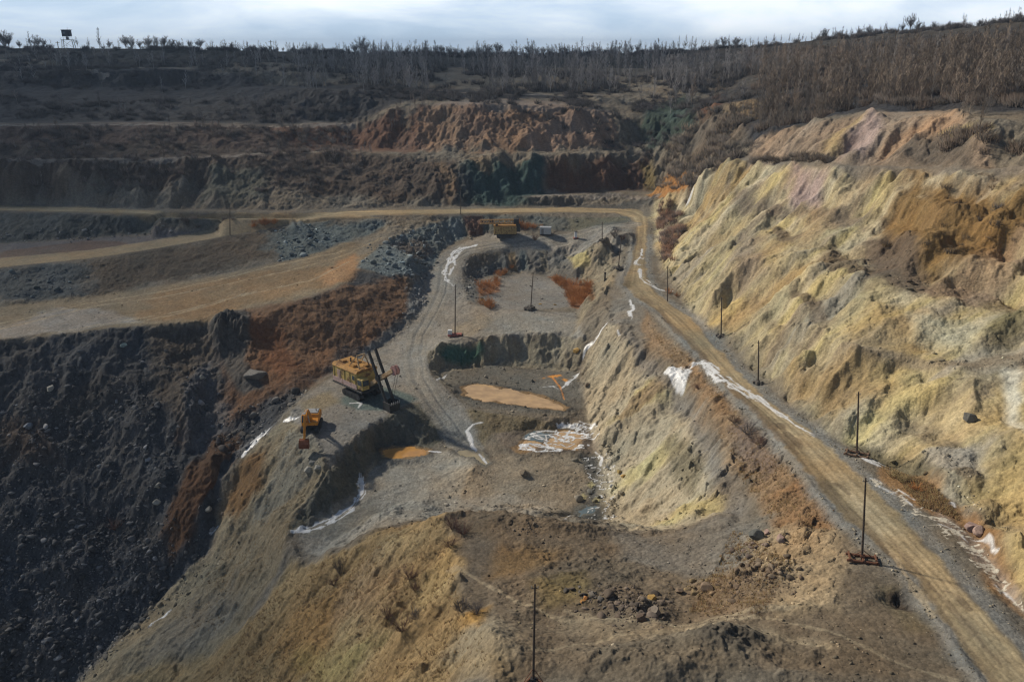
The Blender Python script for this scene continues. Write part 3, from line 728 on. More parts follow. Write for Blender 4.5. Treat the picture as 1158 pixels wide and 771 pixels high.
# --- pits
zone([(524, 300), (575, 284), (640, 281), (668, 288), (660, 316), (590, 307), (560, 306), (545, 314), (540, 345), (528, 340)], (.125, .122, .112), 1, 1.5)
for a_, b_, c_ in ((575, 583, (.20, .14, .07)), (588, 596, (.09, .12, .13)), (600, 607, (.07, .07, .07)), (612, 620, (.17, .15, .11)), (628, 634, (.08, .085, .085))):
    zone([(a_, 284), (b_, 284), (b_ + 1, 305), (a_, 305)], c_, .5, 1, .7)
zone([(535, 300), (570, 287), (575, 305), (545, 312)], (.09, .105, .115), 1, 1, .8)
zone([(640, 284), (690, 286), (704, 300), (690, 325), (665, 355), (650, 378), (662, 330), (655, 305)], (.22, .19, .135), 1, 1.5, .9)
zone([(645, 290), (665, 285), (668, 300), (650, 308)], (.33, .29, .14), .8, 1, .9)
zone([(545, 314), (590, 308), (650, 317), (660, 345), (600, 351), (548, 350)], (.185, .178, .165), 1, 1.5)
zone([(618, 312), (668, 322), (668, 345), (645, 348), (640, 325)], (.25, .105, .035), 1, 1.5, .8)
zone([(540, 322), (565, 315), (566, 330), (542, 335)], (.25, .105, .035), .8, 1, .7)
zone([(484, 402), (500, 390), (545, 383), (640, 379), (662, 386), (650, 418), (560, 413), (500, 420), (510, 440), (495, 430)], (.190, .172, .130), 1, 1.5)
for k_, (a_, b_) in enumerate(((560, 566), (575, 578), (590, 597), (610, 613), (626, 632), (640, 643))):
    zone([(a_, 383), (b_, 382), (b_ + 2, 410), (a_ + 1, 410)], ((.26, .24, .19), (.11, .10, .085))[k_ % 2], .5, 1, .6)
zone([(498, 400), (515, 388), (545, 384), (548, 398), (525, 408), (505, 408)], (.035, .105, .085), 1, 1.5, .9)
zone([(500, 421), (560, 413), (650, 419), (662, 460), (640, 470), (530, 460), (510, 440)], (.120, .115, .100), 1, 1.5, .95, wet=.3)
zone([(525, 466), (580, 470), (655, 482), (600, 486), (556, 492), (545, 505), (535, 485)], (.150, .125, .080), 1, 1.5)
zone([(556, 492), (600, 484), (668, 486), (680, 510), (650, 513), (580, 514)], (.17, .14, .11), .8, 1.2, .9, wet=.5)
# --- middle lit slope
zone([(662, 394), (690, 368), (745, 425), (790, 480), (812, 530), (812, 590), (700, 600), (672, 500), (658, 430)], (.305, .270, .200), 1.5, 1.5)
for a in ([(760, 440), (775, 436), (720, 470), (690, 490), (686, 484)], [(745, 420), (752, 424), (725, 455), (716, 452)], [(770, 495), (780, 500), (740, 535), (700, 556), (703, 545)], [(790, 560), (808, 575), (760, 595), (740, 594)]):
    zone(a, (.36, .315, .150), 2.0, 4, .7)
zone([(745, 420), (765, 432), (720, 470), (700, 485), (695, 478), (725, 450)], (.20, .145, .085), .6, 1.2, .75)
zone([(755, 500), (785, 495), (805, 530), (790, 560), (765, 545)], (.14, .125, .085), 1, 1.5, .8)
zone([(690, 366), (705, 345), (720, 380), (790, 455), (825, 520), (840, 590), (812, 590), (810, 540), (780, 475), (720, 408)], (.165, .155, .140), 1.5, 2, .9)
# --- ground between the pits and the haul road
zone([(722, 350), (752, 372), (790, 415), (845, 470), (890, 525), (945, 598), (905, 612), (862, 590), (830, 510), (780, 430), (735, 390)], (.215, .155, .098), 1.5, 3)
zone([(825, 485), (850, 470), (880, 520), (862, 540)], (.13, .10, .085), 1.5, 2, .8)
zone([(860, 570), (900, 540), (945, 600), (905, 625), (868, 610)], (.22, .125, .06), 2, 5, .8)
zone([(775, 405), (800, 420), (835, 470), (810, 470)], (.24, .15, .08), 1.5, 3, .7)
zone([(704, 300), (718, 322), (722, 345), (730, 380), (700, 378), (688, 330)], (.175, .165, .145), 1, 2, .9)
# --- near ground
zone([(500, 588), (600, 585), (700, 603), (812, 586), (850, 606), (870, 660), (955, 600), (960, 640), (1060, 690), (1120, 775), (560, 775), (556, 725), (525, 690), (520, 650)], (.138, .110, .078), 1.5, 2)
zone([(690, 606), (812, 588), (860, 600), (850, 640), (780, 648), (700, 630)], (.170, .160, .142), 1.5, 2, .85)
zone([(850, 605), (945, 600), (955, 640), (950, 690), (880, 700), (860, 650)], (.285, .225, .145), 1.5, 2, .8)
zone([(570, 610), (640, 620), (620, 640), (560, 650)], (.195, .125, .055), 2, 3, .75)
zone([(610, 655), (655, 650), (660, 680), (620, 690)], (.165, .125, .050), 1.5, 2, .7)
zone([(520, 600), (560, 610), (540, 660), (522, 650)], (.12, .105, .085), 1.5, 2, .8)
zone([(640, 700), (760, 710), (900, 720), (940, 735), (800, 740), (640, 720)], (.245, .205, .145), 1.5, 3, .6)
zone([(680, 735), (760, 720), (850, 735), (860, 775), (660, 775)], (.130, .112, .085), 1.5, 3, .8)
zone([(780, 720), (830, 712), (870, 735), (850, 745), (790, 740)], (.075, .065, .052), 1, 2, .85)
zone([(770, 670), (800, 655), (880, 650), (900, 670), (860, 690), (790, 690)], (.16, .12, .08), 1.5, 2, .8)
zone([(995, 665), (1020, 660), (1050, 690), (1060, 720), (1020, 715)], (.14, .115, .07), 1, 2, .7)
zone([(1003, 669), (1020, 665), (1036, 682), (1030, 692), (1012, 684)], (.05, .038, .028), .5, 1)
zone([(490, 590), (515, 615), (522, 690), (556, 724), (575, 775), (130, 775), (290, 700), (330, 642), (400, 618)], (.255, .188, .098), 1.5, 2)
zone([(505, 620), (522, 645), (500, 680), (460, 690), (480, 640)], (.34, .26, .13), 2, 3, .75)
zone([(330, 690), (400, 670), (390, 720), (330, 771), (270, 771)], (.24, .145, .055), 3, 6, .7)
zone([(400, 650), (460, 640), (430, 700), (380, 700)], (.24, .165, .095), 2, 4, .7)
zone([(560, 690), (590, 710), (580, 771), (520, 771), (500, 740)], (.235, .205, .15), 2, 3, .7)
zone([(330, 755), (345, 745), (430, 730), (400, 771), (340, 771)], (.27, .22, .09), 2, 4, .7)
zone([(520, 700), (560, 690), (552, 715), (524, 712)], (.34, .195, .05), 1, 2, .8)
print('zones', time.time() - T0)

# wet margins of the ponds
for kind, nm, lev, P in pond_world:
    sl_, x0, x1 = box_of(P, 4); xs_, ys_ = X[sl_], Y[sl_]; m = (xs_ > x0) & (xs_ < x1)
    sd = np.full(xs_.shape, 9, F32); sd[m] = sdpoly(xs_[m], ys_[m], P)
    w = smooth(2.6, .2, sd + 1.2 * fbm(xs_, ys_, 2, 3, 4)); c = C3[sl_]; c *= (1 - .45 * w)[..., None]; C3[sl_] = c
    tint = np.array((.30, .19, .08) if kind in ('orange', 'peach') else (.16, .16, .14), F32); w2_ = (smooth(1.0, .1, sd + .8 * fbm(xs_, ys_, 1.6, 3, 1)) * .6)[..., None]
    C3[sl_] = C3[sl_] * (1 - w2_) + tint * w2_
    q = WET[sl_]; WET[sl_] = np.maximum(q, w * .8)
# roads and their wear
def lay(mask_w, col, k=1.0):
    w = (mask_w * k)[..., None]
    C3[:] = C3 * (1 - w) + np.array(col, F32) * w
nearw = (X > -60) & (X < 90)
sh = smooth(3.2, 1.2, sd_road + 0.6 * w3) * smooth(-0.5, 0.4, sd_road) * (Y < 290)
lay(sh, (.185, .185, .175), .9)
ir = smooth(0.6, -0.5, sd_road + 0.9 * w3 + .6 * fbm(X, Y, 6, 3, 2))
lay(ir, (.29, .23, .14))
LN = fbm(X, Y, 50, 2, 3); LN2 = fbm(X, Y, 34, 2, 6)
wob = rt + 0.10 * fbm(X, Y, 30, 3, 4)
crown = np.exp(-((wob - 0.52) / 0.09) ** 2) + 0.7 * np.exp(-((wob - 0.33) / 0.06) ** 2) + 0.8 * np.exp(-((wob - 0.72) / 0.06) ** 2)
lay(ir * np.clip(crown * (.45 + 1.6 * LN), 0, 1), (.37, .305, .20), .5)
dark = np.exp(-((wob - 0.10) / 0.07) ** 2) + np.exp(-((wob - 0.93) / 0.05) ** 2) + 0.8 * np.exp(-((wob - 0.42) / 0.03) ** 2) + 0.7 * np.exp(-((wob - 0.62) / 0.025) ** 2)
lay(ir * np.clip(dark * (.3 + 1.8 * LN2), 0, 1), (.170, .130, .082), .45)
lay(ir * smooth(.2, .0, rt + .04 * LN2), (.13, .10, .065), .7)
ib = smooth(0.5, -0.5, sd_branch + 0.5 * w3)
lay(ib, (.27, .215, .135), .9)
icr = smooth(3.6, 2.8, dc + 0.5 * w3)
lay(icr, (.225, .215, .19), .7)
tr = np.clip(np.exp(-((np.abs(sc_ + 0.6 * w1) - 1.2) / 0.3) ** 2) + 0.7 * np.exp(-((np.abs(sc_ + .6) - 2.3) / 0.25) ** 2), 0, 1)
lay(tr * smooth(4, 3.4, dc), (.12, .125, .125), .65)
lay(smooth(2.0, 1.0, db1 + .5 * w3), (.17, .15, .125), .8)
for pl_, wd_, c_, k_ in (([(790, 402), (815, 428), (850, 462), (900, 512)], .9, (.13, .095, .060), .6), ([(722, 330), (745, 350), (775, 382), (800, 412)], .8, (.14, .105, .068), .6), ([(925, 545), (965, 590), (1010, 640)], .5, (.15, .115, .075), .55),
                         ([(1000, 612), (1060, 680), (1130, 755)], .45, (.16, .12, .08), .5), ([(960, 560), (985, 600), (1020, 655), (1050, 700)], .35, (.40, .33, .22), .5), ([(712, 300), (724, 285), (726, 262)], .6, (.15, .115, .075), .5),
                         ([(1060, 668), (1075, 672), (1090, 690)], .7, (.12, .09, .06), .6), ([(880, 480), (892, 492), (905, 507)], .7, (.12, .09, .06), .6), ([(940, 548), (955, 560)], .8, (.13, .10, .065), .6)):
    stroke(pl_, wd_, c_, k_, 1.0, wet=.35)
CLS[(sd_road < 0) & (Y < 600)] = 1
CLS[(sd_branch < 0)] = 1
CLS[(dc < 3.4) & (sd_road > 0)] = 2
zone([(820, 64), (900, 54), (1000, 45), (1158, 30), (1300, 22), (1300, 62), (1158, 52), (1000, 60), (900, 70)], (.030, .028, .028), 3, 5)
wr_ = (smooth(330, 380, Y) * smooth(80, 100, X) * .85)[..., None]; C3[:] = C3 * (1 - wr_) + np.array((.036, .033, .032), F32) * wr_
# bench paths on the far wall
for pl in ([(-50, 181), (0, 181), (100, 181), (180, 180), (280, 175), (400, 170)], [(200, 142), (300, 144), (400, 142)], [(0, 142), (120, 141), (200, 141)], [(430, 100), (560, 107), (700, 108)], [(605, 222), (700, 220), (745, 219)], [(0, 70), (60, 78), (120, 84)]):
    stroke(pl, 1.6, (.19, .17, .15), .8, .8, taper=False)
# tyre tracks on the flats and wide bench
for pl in ([(0, 372), (100, 348), (200, 333), (300, 312), (380, 292), (430, 268)], [(0, 366), (100, 343), (210, 325), (300, 303), (390, 283)], [(150, 366), (260, 338), (350, 318), (395, 296)], [(60, 376), (180, 356), (290, 330)]):
    stroke(pl, .5, (.33, .28, .195), .6, .8, taper=False)
for pl in ([(505, 640), (560, 668), (640, 700), (760, 705), (900, 690)], [(600, 745), (700, 720), (820, 712), (930, 735)], [(640, 690), (700, 706), (780, 708), (860, 700)], [(870, 700), (930, 712), (1000, 745), (1080, 771)]):
    stroke(pl, .35, (.30, .255, .18), .55, .5, taper=False)
for pl in ([(420, 600), (450, 560), (500, 540), (535, 525)], [(470, 590), (490, 560), (530, 535)], [(400, 590), (420, 565), (470, 545), (520, 532)]):
    stroke(pl, .4, (.155, .15, .135), .5, .6, taper=False)
# ravine bed
stroke([(350, 441), (326, 462), (310, 484)], .9, (.09, .09, .085), .8, .6, wet=.5)
stroke([(310, 484), (278, 512), (258, 541), (242, 581), (234, 629), (202, 654), (169, 686), (121, 734)], 1.3, (.042, .046, .052), .9, 1.2, wet=.6)
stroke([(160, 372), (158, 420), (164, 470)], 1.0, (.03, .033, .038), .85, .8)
# ice and frozen seeps
ICE = (.66, .69, .73)
ice = lambda px, w, **k: stroke(px, w, ICE, k.pop('k', .95), k.pop('rag', .6), cls=3, wet=.8, **k)
ice([(536, 277), (522, 281), (512, 288), (507, 298)], 1.3, rag=.9)
ice([(507, 296), (503, 308), (505, 317), (514, 324)], .7, rag=.9)
ice([(512, 290), (514, 300), (508, 312)], .5)
ice([(338, 473), (322, 480)], .55); ice([(306, 486), (292, 500), (280, 514), (275, 522)], .95)
ice([(247, 592), (241, 604)], .5); ice([(192, 690), (178, 700), (170, 706)], .4, gap=-.1)
ice([(409, 538), (407, 556), (396, 572), (372, 588), (345, 599), (328, 604)], 1.05, rag=1.2)
ice([(533, 483), (527, 490), (533, 500), (536, 508)], .5, rag=.5); ice([(545, 480), (533, 483)], .3)
ice([(536, 505), (544, 515), (551, 524)], .35)
ice([(484, 511), (498, 512)], .35)
ice([(795, 410), (818, 428), (845, 446), (866, 458)], 1.3, rag=.8); ice([(862, 456), (882, 468), (905, 484), (922, 494)], .65, rag=.5)
ice([(800, 411), (786, 413), (772, 421)], .45, rag=.3)
zone([(748, 423), (768, 418), (782, 421), (773, 437), (764, 440), (755, 431)], ICE, .4, 1.3, .9, wet=.8)
ice([(752, 425), (764, 428), (772, 436)], .7)
ice([(727, 282), (724, 292), (718, 299), (728, 300)], .7); ice([(724, 304), (724, 314), (734, 322), (748, 328)], .65); ice([(745, 327), (760, 330)], .4)
ice([(713, 340), (714, 346)], .5, rag=.9); ice([(712, 352), (715, 362)], .45, rag=1.2); ice([(716, 345), (712, 357)], .3, rag=1.2)
ice([(688, 367), (676, 379), (664, 390), (660, 400)], .45, gap=-.25); ice([(657, 418), (645, 430), (634, 441)], .5, gap=-.1); ice([(700, 384), (697, 382)], .7)
ice([(966, 513), (985, 519), (1003, 524)], .4, gap=-.3); ice([(972, 517), (992, 526)], .3)
for a, b in (((985, 541), (1035, 566)), ((992, 549), (1042, 579)), ((1040, 566), (1052, 572)), ((1070, 572), (1080, 575)), ((1090, 606), (1125, 628)), ((1060, 592), (1092, 612)), ((1128, 660), (1158, 690))):
    ice([a, ((a[0] + b[0]) / 2 + 3, (a[1] + b[1]) / 2 - 2), b], .24, rag=.6, gap=-.1, k=.8)
for pl in ([(632, 480), (650, 477), (665, 482), (660, 488), (640, 487)], [(622, 490), (640, 494), (655, 490), (668, 485)], [(634, 498), (650, 503), (640, 508)], [(582, 504), (600, 503), (612, 508), (628, 509)], [(614, 497), (618, 504), (624, 510)], [(630, 484), (626, 492), (630, 500)], [(645, 484), (640, 492), (645, 500)], [(606, 487), (620, 486), (632, 486)]):
    ice(pl, .22, rag=.35)
ice([(672, 512), (680, 520), (678, 528)], .3, gap=-.2); ice([(686, 528), (694, 533)], .35); ice([(638, 588), (650, 586)], .35, gap=0); ice([(632, 441), (625, 437), (610, 438)], .3, gap=0)
ice([(783, 226), (779, 233), (776, 238)], .7); ice([(505, 424), (492, 432)], .3, gap=-.1); ice([(395, 457), (408, 456), (404, 462)], .3, gap=-.2)
for pl in ([(590, 496), (604, 492), (616, 495), (628, 491)], [(586, 510), (596, 505), (604, 509)], [(640, 500), (648, 494), (658, 497), (668, 494)], [(622, 506), (634, 503), (640, 508)], [(655, 476), (668, 479), (676, 484)], [(636, 476), (648, 481), (660, 480)], [(617, 491), (618, 500)], [(652, 484), (656, 492)]):
    ice(pl, .22, rag=.35)
stroke([(600, 431), (622, 426), (630, 425), (640, 431)], .3, (.50, .22, .05), .8, .6, gap=-.1)
def marbled(px, thr, col, cls, scale=2.2):
    P = to_world(px); sl_, x0, x1 = box_of(P, 3); xs_, ys_ = X[sl_], Y[sl_]
    m = (xs_ > x0) & (xs_ < x1); sd = np.full(xs_.shape, 9, F32); sd[m] = sdpoly(xs_[m] + w1[sl_][m], ys_[m] + w2[sl_][m], P)
    v = 1 - 2 * np.abs(fbm(xs_ * .55, ys_, scale, 4, 6, .6)); hit = (sd < 0) & (v > thr)
    c = C3[sl_]; c[hit] = col; C3[sl_] = c
    q = CLS[sl_]; q[hit] = cls; CLS[sl_] = q
    q = WET[sl_]; q[sd < 0] = np.maximum(q[sd < 0], .75); WET[sl_] = q
marbled([(612, 480), (640, 474), (672, 476), (680, 490), (656, 512), (606, 513), (582, 508), (596, 490)], .82, ICE, 3)
marbled([(655, 515), (690, 512), (702, 560), (695, 588), (655, 588), (668, 550)], .955, ICE, 3, 3.0)
marbled([(985, 540), (1040, 566), (1095, 605), (1158, 668), (1158, 690), (1090, 628), (1030, 580), (992, 552)], .84, (.50, .47, .40), 3, 2.5)
# thin bands of snow caught on the slope foot
stroke([(624, 425), (634, 440), (638, 452)], .25, (.55, .22, .04), .9, .3)
stroke([(600, 430), (616, 427), (632, 424), (640, 430)], .6, (.50, .23, .05), .9, .9, gap=-.15)
for (u, v) in ((660, 560), (668, 548), (674, 565)):
    zone([(u - 5, v), (u, v - 4), (u + 5, v), (u, v + 4)], (.42, .38, .20), .4, .8, .7)
print('strokes', time.time() - T0)

# general mottling of the soil: broad and fine, rill crests paler, hollows darker
roadm = smooth(.6, -.4, sd_road)
stk = fbm(al / 22, rt * 5 + .02 * al / 10 * 0, 1.0, 4, 2, .6) * .8 + .5 * fbm(al / 60, rt * 9, 1.0, 3, 5, .6)
C3 *= (1 + .55 * roadm * stk * (~(CLS == 3)))[..., None]
mot = 1 + 0.22 * w1 + 0.20 * fbm(X, Y, 3.2, 5, 2, .6) + 0.14 * fbm(X, Y, 0.9, 3, 5, .7)
rr = np.clip(RILL, -1, 1) * act
mot *= 1 + 0.16 * rr
iceM = (CLS == 3)
mot = np.where(iceM, 1 + 0.1 * w3, mot)
C3 *= np.clip(mot, .5, 1.6)[..., None]
warm = (0.10 * w2 + 0.08 * fbm(X, Y, 5, 4, 7))[..., None] * (~iceM)[..., None]
C3 *= np.concatenate([1 + warm, np.ones_like(warm), 1 - warm * 1.1], -1)
g_ = C3.mean(-1, keepdims=True); C3 = np.where(iceM[..., None], C3, g_ + (C3 - g_) * 1.0)
C3 = np.clip(C3, .01, .9)
Z[iceM] += 0.04

# ------------------------------------------------------------------ materials
def mat_new(name):
    m = bpy.data.materials.new(name); m.use_nodes = True
    return m, m.node_tree.nodes, m.node_tree.links, m.node_tree.nodes['Principled BSDF']
def ground_material(name, rough=0.95, pebble=0.18, bump=0.45, spec=0.25):
    m, n, l, b = mat_new(name)
    at = n.new('ShaderNodeAttribute'); at.attribute_name = 'soil'
    tc = n.new('ShaderNodeTexCoord')
    n1 = n.new('ShaderNodeTexNoise'); n1.inputs['Scale'].default_value = 0.9; n1.inputs['Detail'].default_value = 9; n1.inputs['Roughness'].default_value = 0.68
    l.new(tc.outputs['Object'], n1.inputs['Vector'])
    r1 = n.new('ShaderNodeMapRange'); r1.inputs['From Min'].default_value = .3; r1.inputs['From Max'].default_value = .7; r1.inputs['To Min'].default_value = .86; r1.inputs['To Max'].default_value = 1.14
    l.new(n1.outputs['Fac'], r1.inputs['Value'])
    v = n.new('ShaderNodeTexVoronoi'); v.inputs['Scale'].default_value = 2.2; v.inputs['Randomness'].default_value = 1
    l.new(tc.outputs['Object'], v.inputs['Vector'])
    r2 = n.new('ShaderNodeMapRange'); r2.inputs['From Min'].default_value = 0; r2.inputs['From Max'].default_value = 1; r2.inputs['To Min'].default_value = 1 - pebble; r2.inputs['To Max'].default_value = 1 + pebble
    sep = n.new('ShaderNodeSeparateColor'); l.new(v.outputs['Color'], sep.inputs[0]); l.new(sep.outputs[0], r2.inputs['Value'])
    mu = n.new('ShaderNodeMath'); mu.operation = 'MULTIPLY'; l.new(r1.outputs[0], mu.inputs[0]); l.new(r2.outputs[0], mu.inputs[1])
    n3 = n.new('ShaderNodeTexNoise'); n3.inputs['Scale'].default_value = 5.5; n3.inputs['Detail'].default_value = 4; n3.inputs['Roughness'].default_value = .8
    l.new(tc.outputs['Object'], n3.inputs['Vector'])
    r3 = n.new('ShaderNodeMapRange'); r3.inputs['From Min'].default_value = .3; r3.inputs['From Max'].default_value = .7; r3.inputs['To Min'].default_value = 1 - pebble * 1.6; r3.inputs['To Max'].default_value = 1 + pebble * 1.6
    l.new(n3.outputs['Fac'], r3.inputs['Value'])
    mu3 = n.new('ShaderNodeMath'); mu3.operation = 'MULTIPLY'; l.new(mu.outputs[0], mu3.inputs[0]); l.new(r3.outputs[0], mu3.inputs[1]); mu = mu3
    mx = n.new('ShaderNodeVectorMath'); mx.operation = 'SCALE'; l.new(at.outputs['Color'], mx.inputs[0]); l.new(mu.outputs[0], mx.inputs['Scale'])
    l.new(mx.outputs[0], b.inputs['Base Color'])
    rr_ = n.new('ShaderNodeMapRange'); rr_.inputs['To Min'].default_value = rough; rr_.inputs['To Max'].default_value = 0.3
    l.new(at.outputs['Alpha'], rr_.inputs['Value']); l.new(rr_.outputs[0], b.inputs['Roughness'])
    b.inputs['Specular IOR Level'].default_value = spec
    bp = n.new('ShaderNodeBump'); bp.inputs['Strength'].default_value = bump; bp.inputs['Distance'].default_value = 0.35
    ad = n.new('ShaderNodeMath'); ad.operation = 'MULTIPLY_ADD'; l.new(v.outputs['Distance'], ad.inputs[0]); ad.inputs[1].default_value = -0.5
    l.new(n1.outputs['Fac'], ad.inputs[2])
    l.new(ad.outputs[0], bp.inputs['Height']); l.new(bp.outputs[0], b.inputs['Normal'])
    return m
MG = ground_material('soil_and_rock')
MR = ground_material('packed_dirt', pebble=.12, bump=.3)
MC = ground_material('gravel', pebble=.2, bump=.4)
MI = ground_material('ice', rough=.5, pebble=.08, bump=.3, spec=.5)

def grid_object(name, fmask, mat, kind='structure', label=None):
    """link the grid cells picked by fmask as one mesh"""
    jj, ii = np.nonzero(fmask)
    base = jj * nx + ii
    quad = np.stack([base, base + 1, base + nx + 1, base + nx], 1)
    used, inv = np.unique(quad, return_inverse=True)
    me = bpy.data.meshes.new(name)
    me.vertices.add(len(used)); me.loops.add(quad.size); me.polygons.add(len(quad))
    co = np.stack([X.ravel()[used], Y.ravel()[used], Z.ravel()[used]], 1).astype(F32)
    me.vertices.foreach_set('co', co.ravel())
    me.loops.foreach_set('vertex_index', inv.reshape(-1).astype(np.int32))
    me.polygons.foreach_set('loop_start', np.arange(0, quad.size, 4, dtype=np.int32))
    me.polygons.foreach_set('use_smooth', np.ones(len(quad), bool))
    me.update(calc_edges=True)
    a = me.color_attributes.new('soil', 'FLOAT_COLOR', 'POINT')
    cc = np.empty((len(used), 4), F32); cc[:, :3] = C3.reshape(-1, 3)[used]; cc[:, 3] = WET.ravel()[used]
    a.data.foreach_set('color', cc.ravel())
    me.materials.append(mat)
    o = bpy.data.objects.new(name, me); COL.objects.link(o); o['kind'] = kind
    return o
PK = {'orange': 4, 'tan': 5, 'peach': 6, 'blue': 7}
CLS[CLS == 3] = 3
for sl_, inside, kind in pond_masks:
    q = CLS[sl_]; q[inside & (q != 3)] = PK[kind]; CLS[sl_] = q
cf = np.maximum.reduce([CLS[:-1, :-1] * (CLS[:-1, :-1] == CLS[1:, 1:])])
grid_object('ground', cf == 0, MG)
grid_object('haul_road', cf == 1, MR)
grid_object('gravel_track', cf == 2, MC)
grid_object('ice', cf == 3, MI)
nxr = nx
def ground_z(x, y):
    """height of the finished ground at a point"""
    j = int(np.clip(np.searchsorted(ys, y) - 1, 0, ny - 2))
    f = (y - ys[j]) / (ys[j + 1] - ys[j])
    i = int(np.clip(np.searchsorted(us, x / halfw[j]) - 1, 0, nx - 2))
    return float(Z[j, i] * (1 - f) + Z[j + 1, i] * f)
jr = None
def ground_z_arr(x, y):
    j = np.clip(np.searchsorted(ys, y) - 1, 0, ny - 2)
    i = np.clip(np.searchsorted(us, x / halfw[j]) - 1, 0, nx - 2)
    return np.minimum(Z[j, i], Z[j + 1, i + 1]), C3[j, i]
print('ground linked', time.time() - T0)

# water
def water_mat(name, col, rough):
    m, n, l, b = mat_new(name)
    tc = n.new('ShaderNodeTexCoord'); nz = n.new('ShaderNodeTexNoise'); nz.inputs['Scale'].default_value = .35; nz.inputs['Detail'].default_value = 5
    l.new(tc.outputs['Object'], nz.inputs['Vector'])
    cr = n.new('ShaderNodeValToRGB'); cr.color_ramp.elements[0].position = .35; cr.color_ramp.elements[1].position = .65
    cr.color_ramp.elements[0].color = (*[c * .8 for c in col], 1); cr.color_ramp.elements[1].color = (*[min(1, c * 1.15) for c in col], 1)
    l.new(nz.outputs['Fac'], cr.inputs['Fac']); l.new(cr.outputs[0], b.inputs['Base Color'])
    b.inputs['Roughness'].default_value = rough
    return m
WM = {'orange': water_mat('orange_water', (.55, .30, .10), .07), 'tan': water_mat('silty_water', (.33, .28, .18), .10), 'peach': water_mat('peach_water', (.47, .32, .17), .08), 'blue': water_mat('clear_water', (.13, .17, .19), .05)}
for k, kind in ((4, 'orange'), (5, 'tan'), (6, 'peach'), (7, 'blue')):
    grid_object('pond_water', cf == k, WM[kind])
# ------------------------------------------------------------------ mesh helpers for things
def simple_mat(name, col, rough=0.7, metal=0.0, var=0.25, scale=3.0, rust=None, rust_amt=0.5, spec=0.3):
    m, n, l, b = mat_new(name)
    tc = n.new('ShaderNodeTexCoord')
    nz = n.new('ShaderNodeTexNoise'); nz.inputs['Scale'].default_value = scale; nz.inputs['Detail'].default_value = 7; nz.inputs['Roughness'].default_value = .65
    l.new(tc.outputs['Object'], nz.inputs['Vector'])
    cr = n.new('ShaderNodeValToRGB')
    cr.color_ramp.elements[0].position = .3; cr.color_ramp.elements[1].position = .7
    cr.color_ramp.elements[0].color = (*[c * (1 - var) for c in col], 1); cr.color_ramp.elements[1].color = (*[min(1, c * (1 + var)) for c in col], 1)
    l.new(nz.outputs['Fac'], cr.inputs['Fac'])
    src = cr.outputs[0]
    if rust:
        n2 = n.new('ShaderNodeTexNoise'); n2.inputs['Scale'].default_value = scale * .45; n2.inputs['Detail'].default_value = 9; n2.inputs['Roughness'].default_value = .75
        l.new(tc.outputs['Object'], n2.inputs['Vector'])
        r2 = n.new('ShaderNodeMapRange'); r2.inputs['From Min'].default_value = .62 - .25 * rust_amt; r2.inputs['From Max'].default_value = .68 - .2 * rust_amt
        l.new(n2.outputs['Fac'], r2.inputs['Value'])
        mx = n.new('ShaderNodeMix'); mx.data_type = 'RGBA'; l.new(r2.outputs[0], mx.inputs['Factor']); l.new(src, mx.inputs[6]); mx.inputs[7].default_value = (*rust, 1)
        src = mx.outputs[2]
    l.new(src, b.inputs['Base Color'])
    b.inputs['Roughness'].default_value = rough; b.inputs['Metallic'].default_value = metal; b.inputs['Specular IOR Level'].default_value = spec
    return m
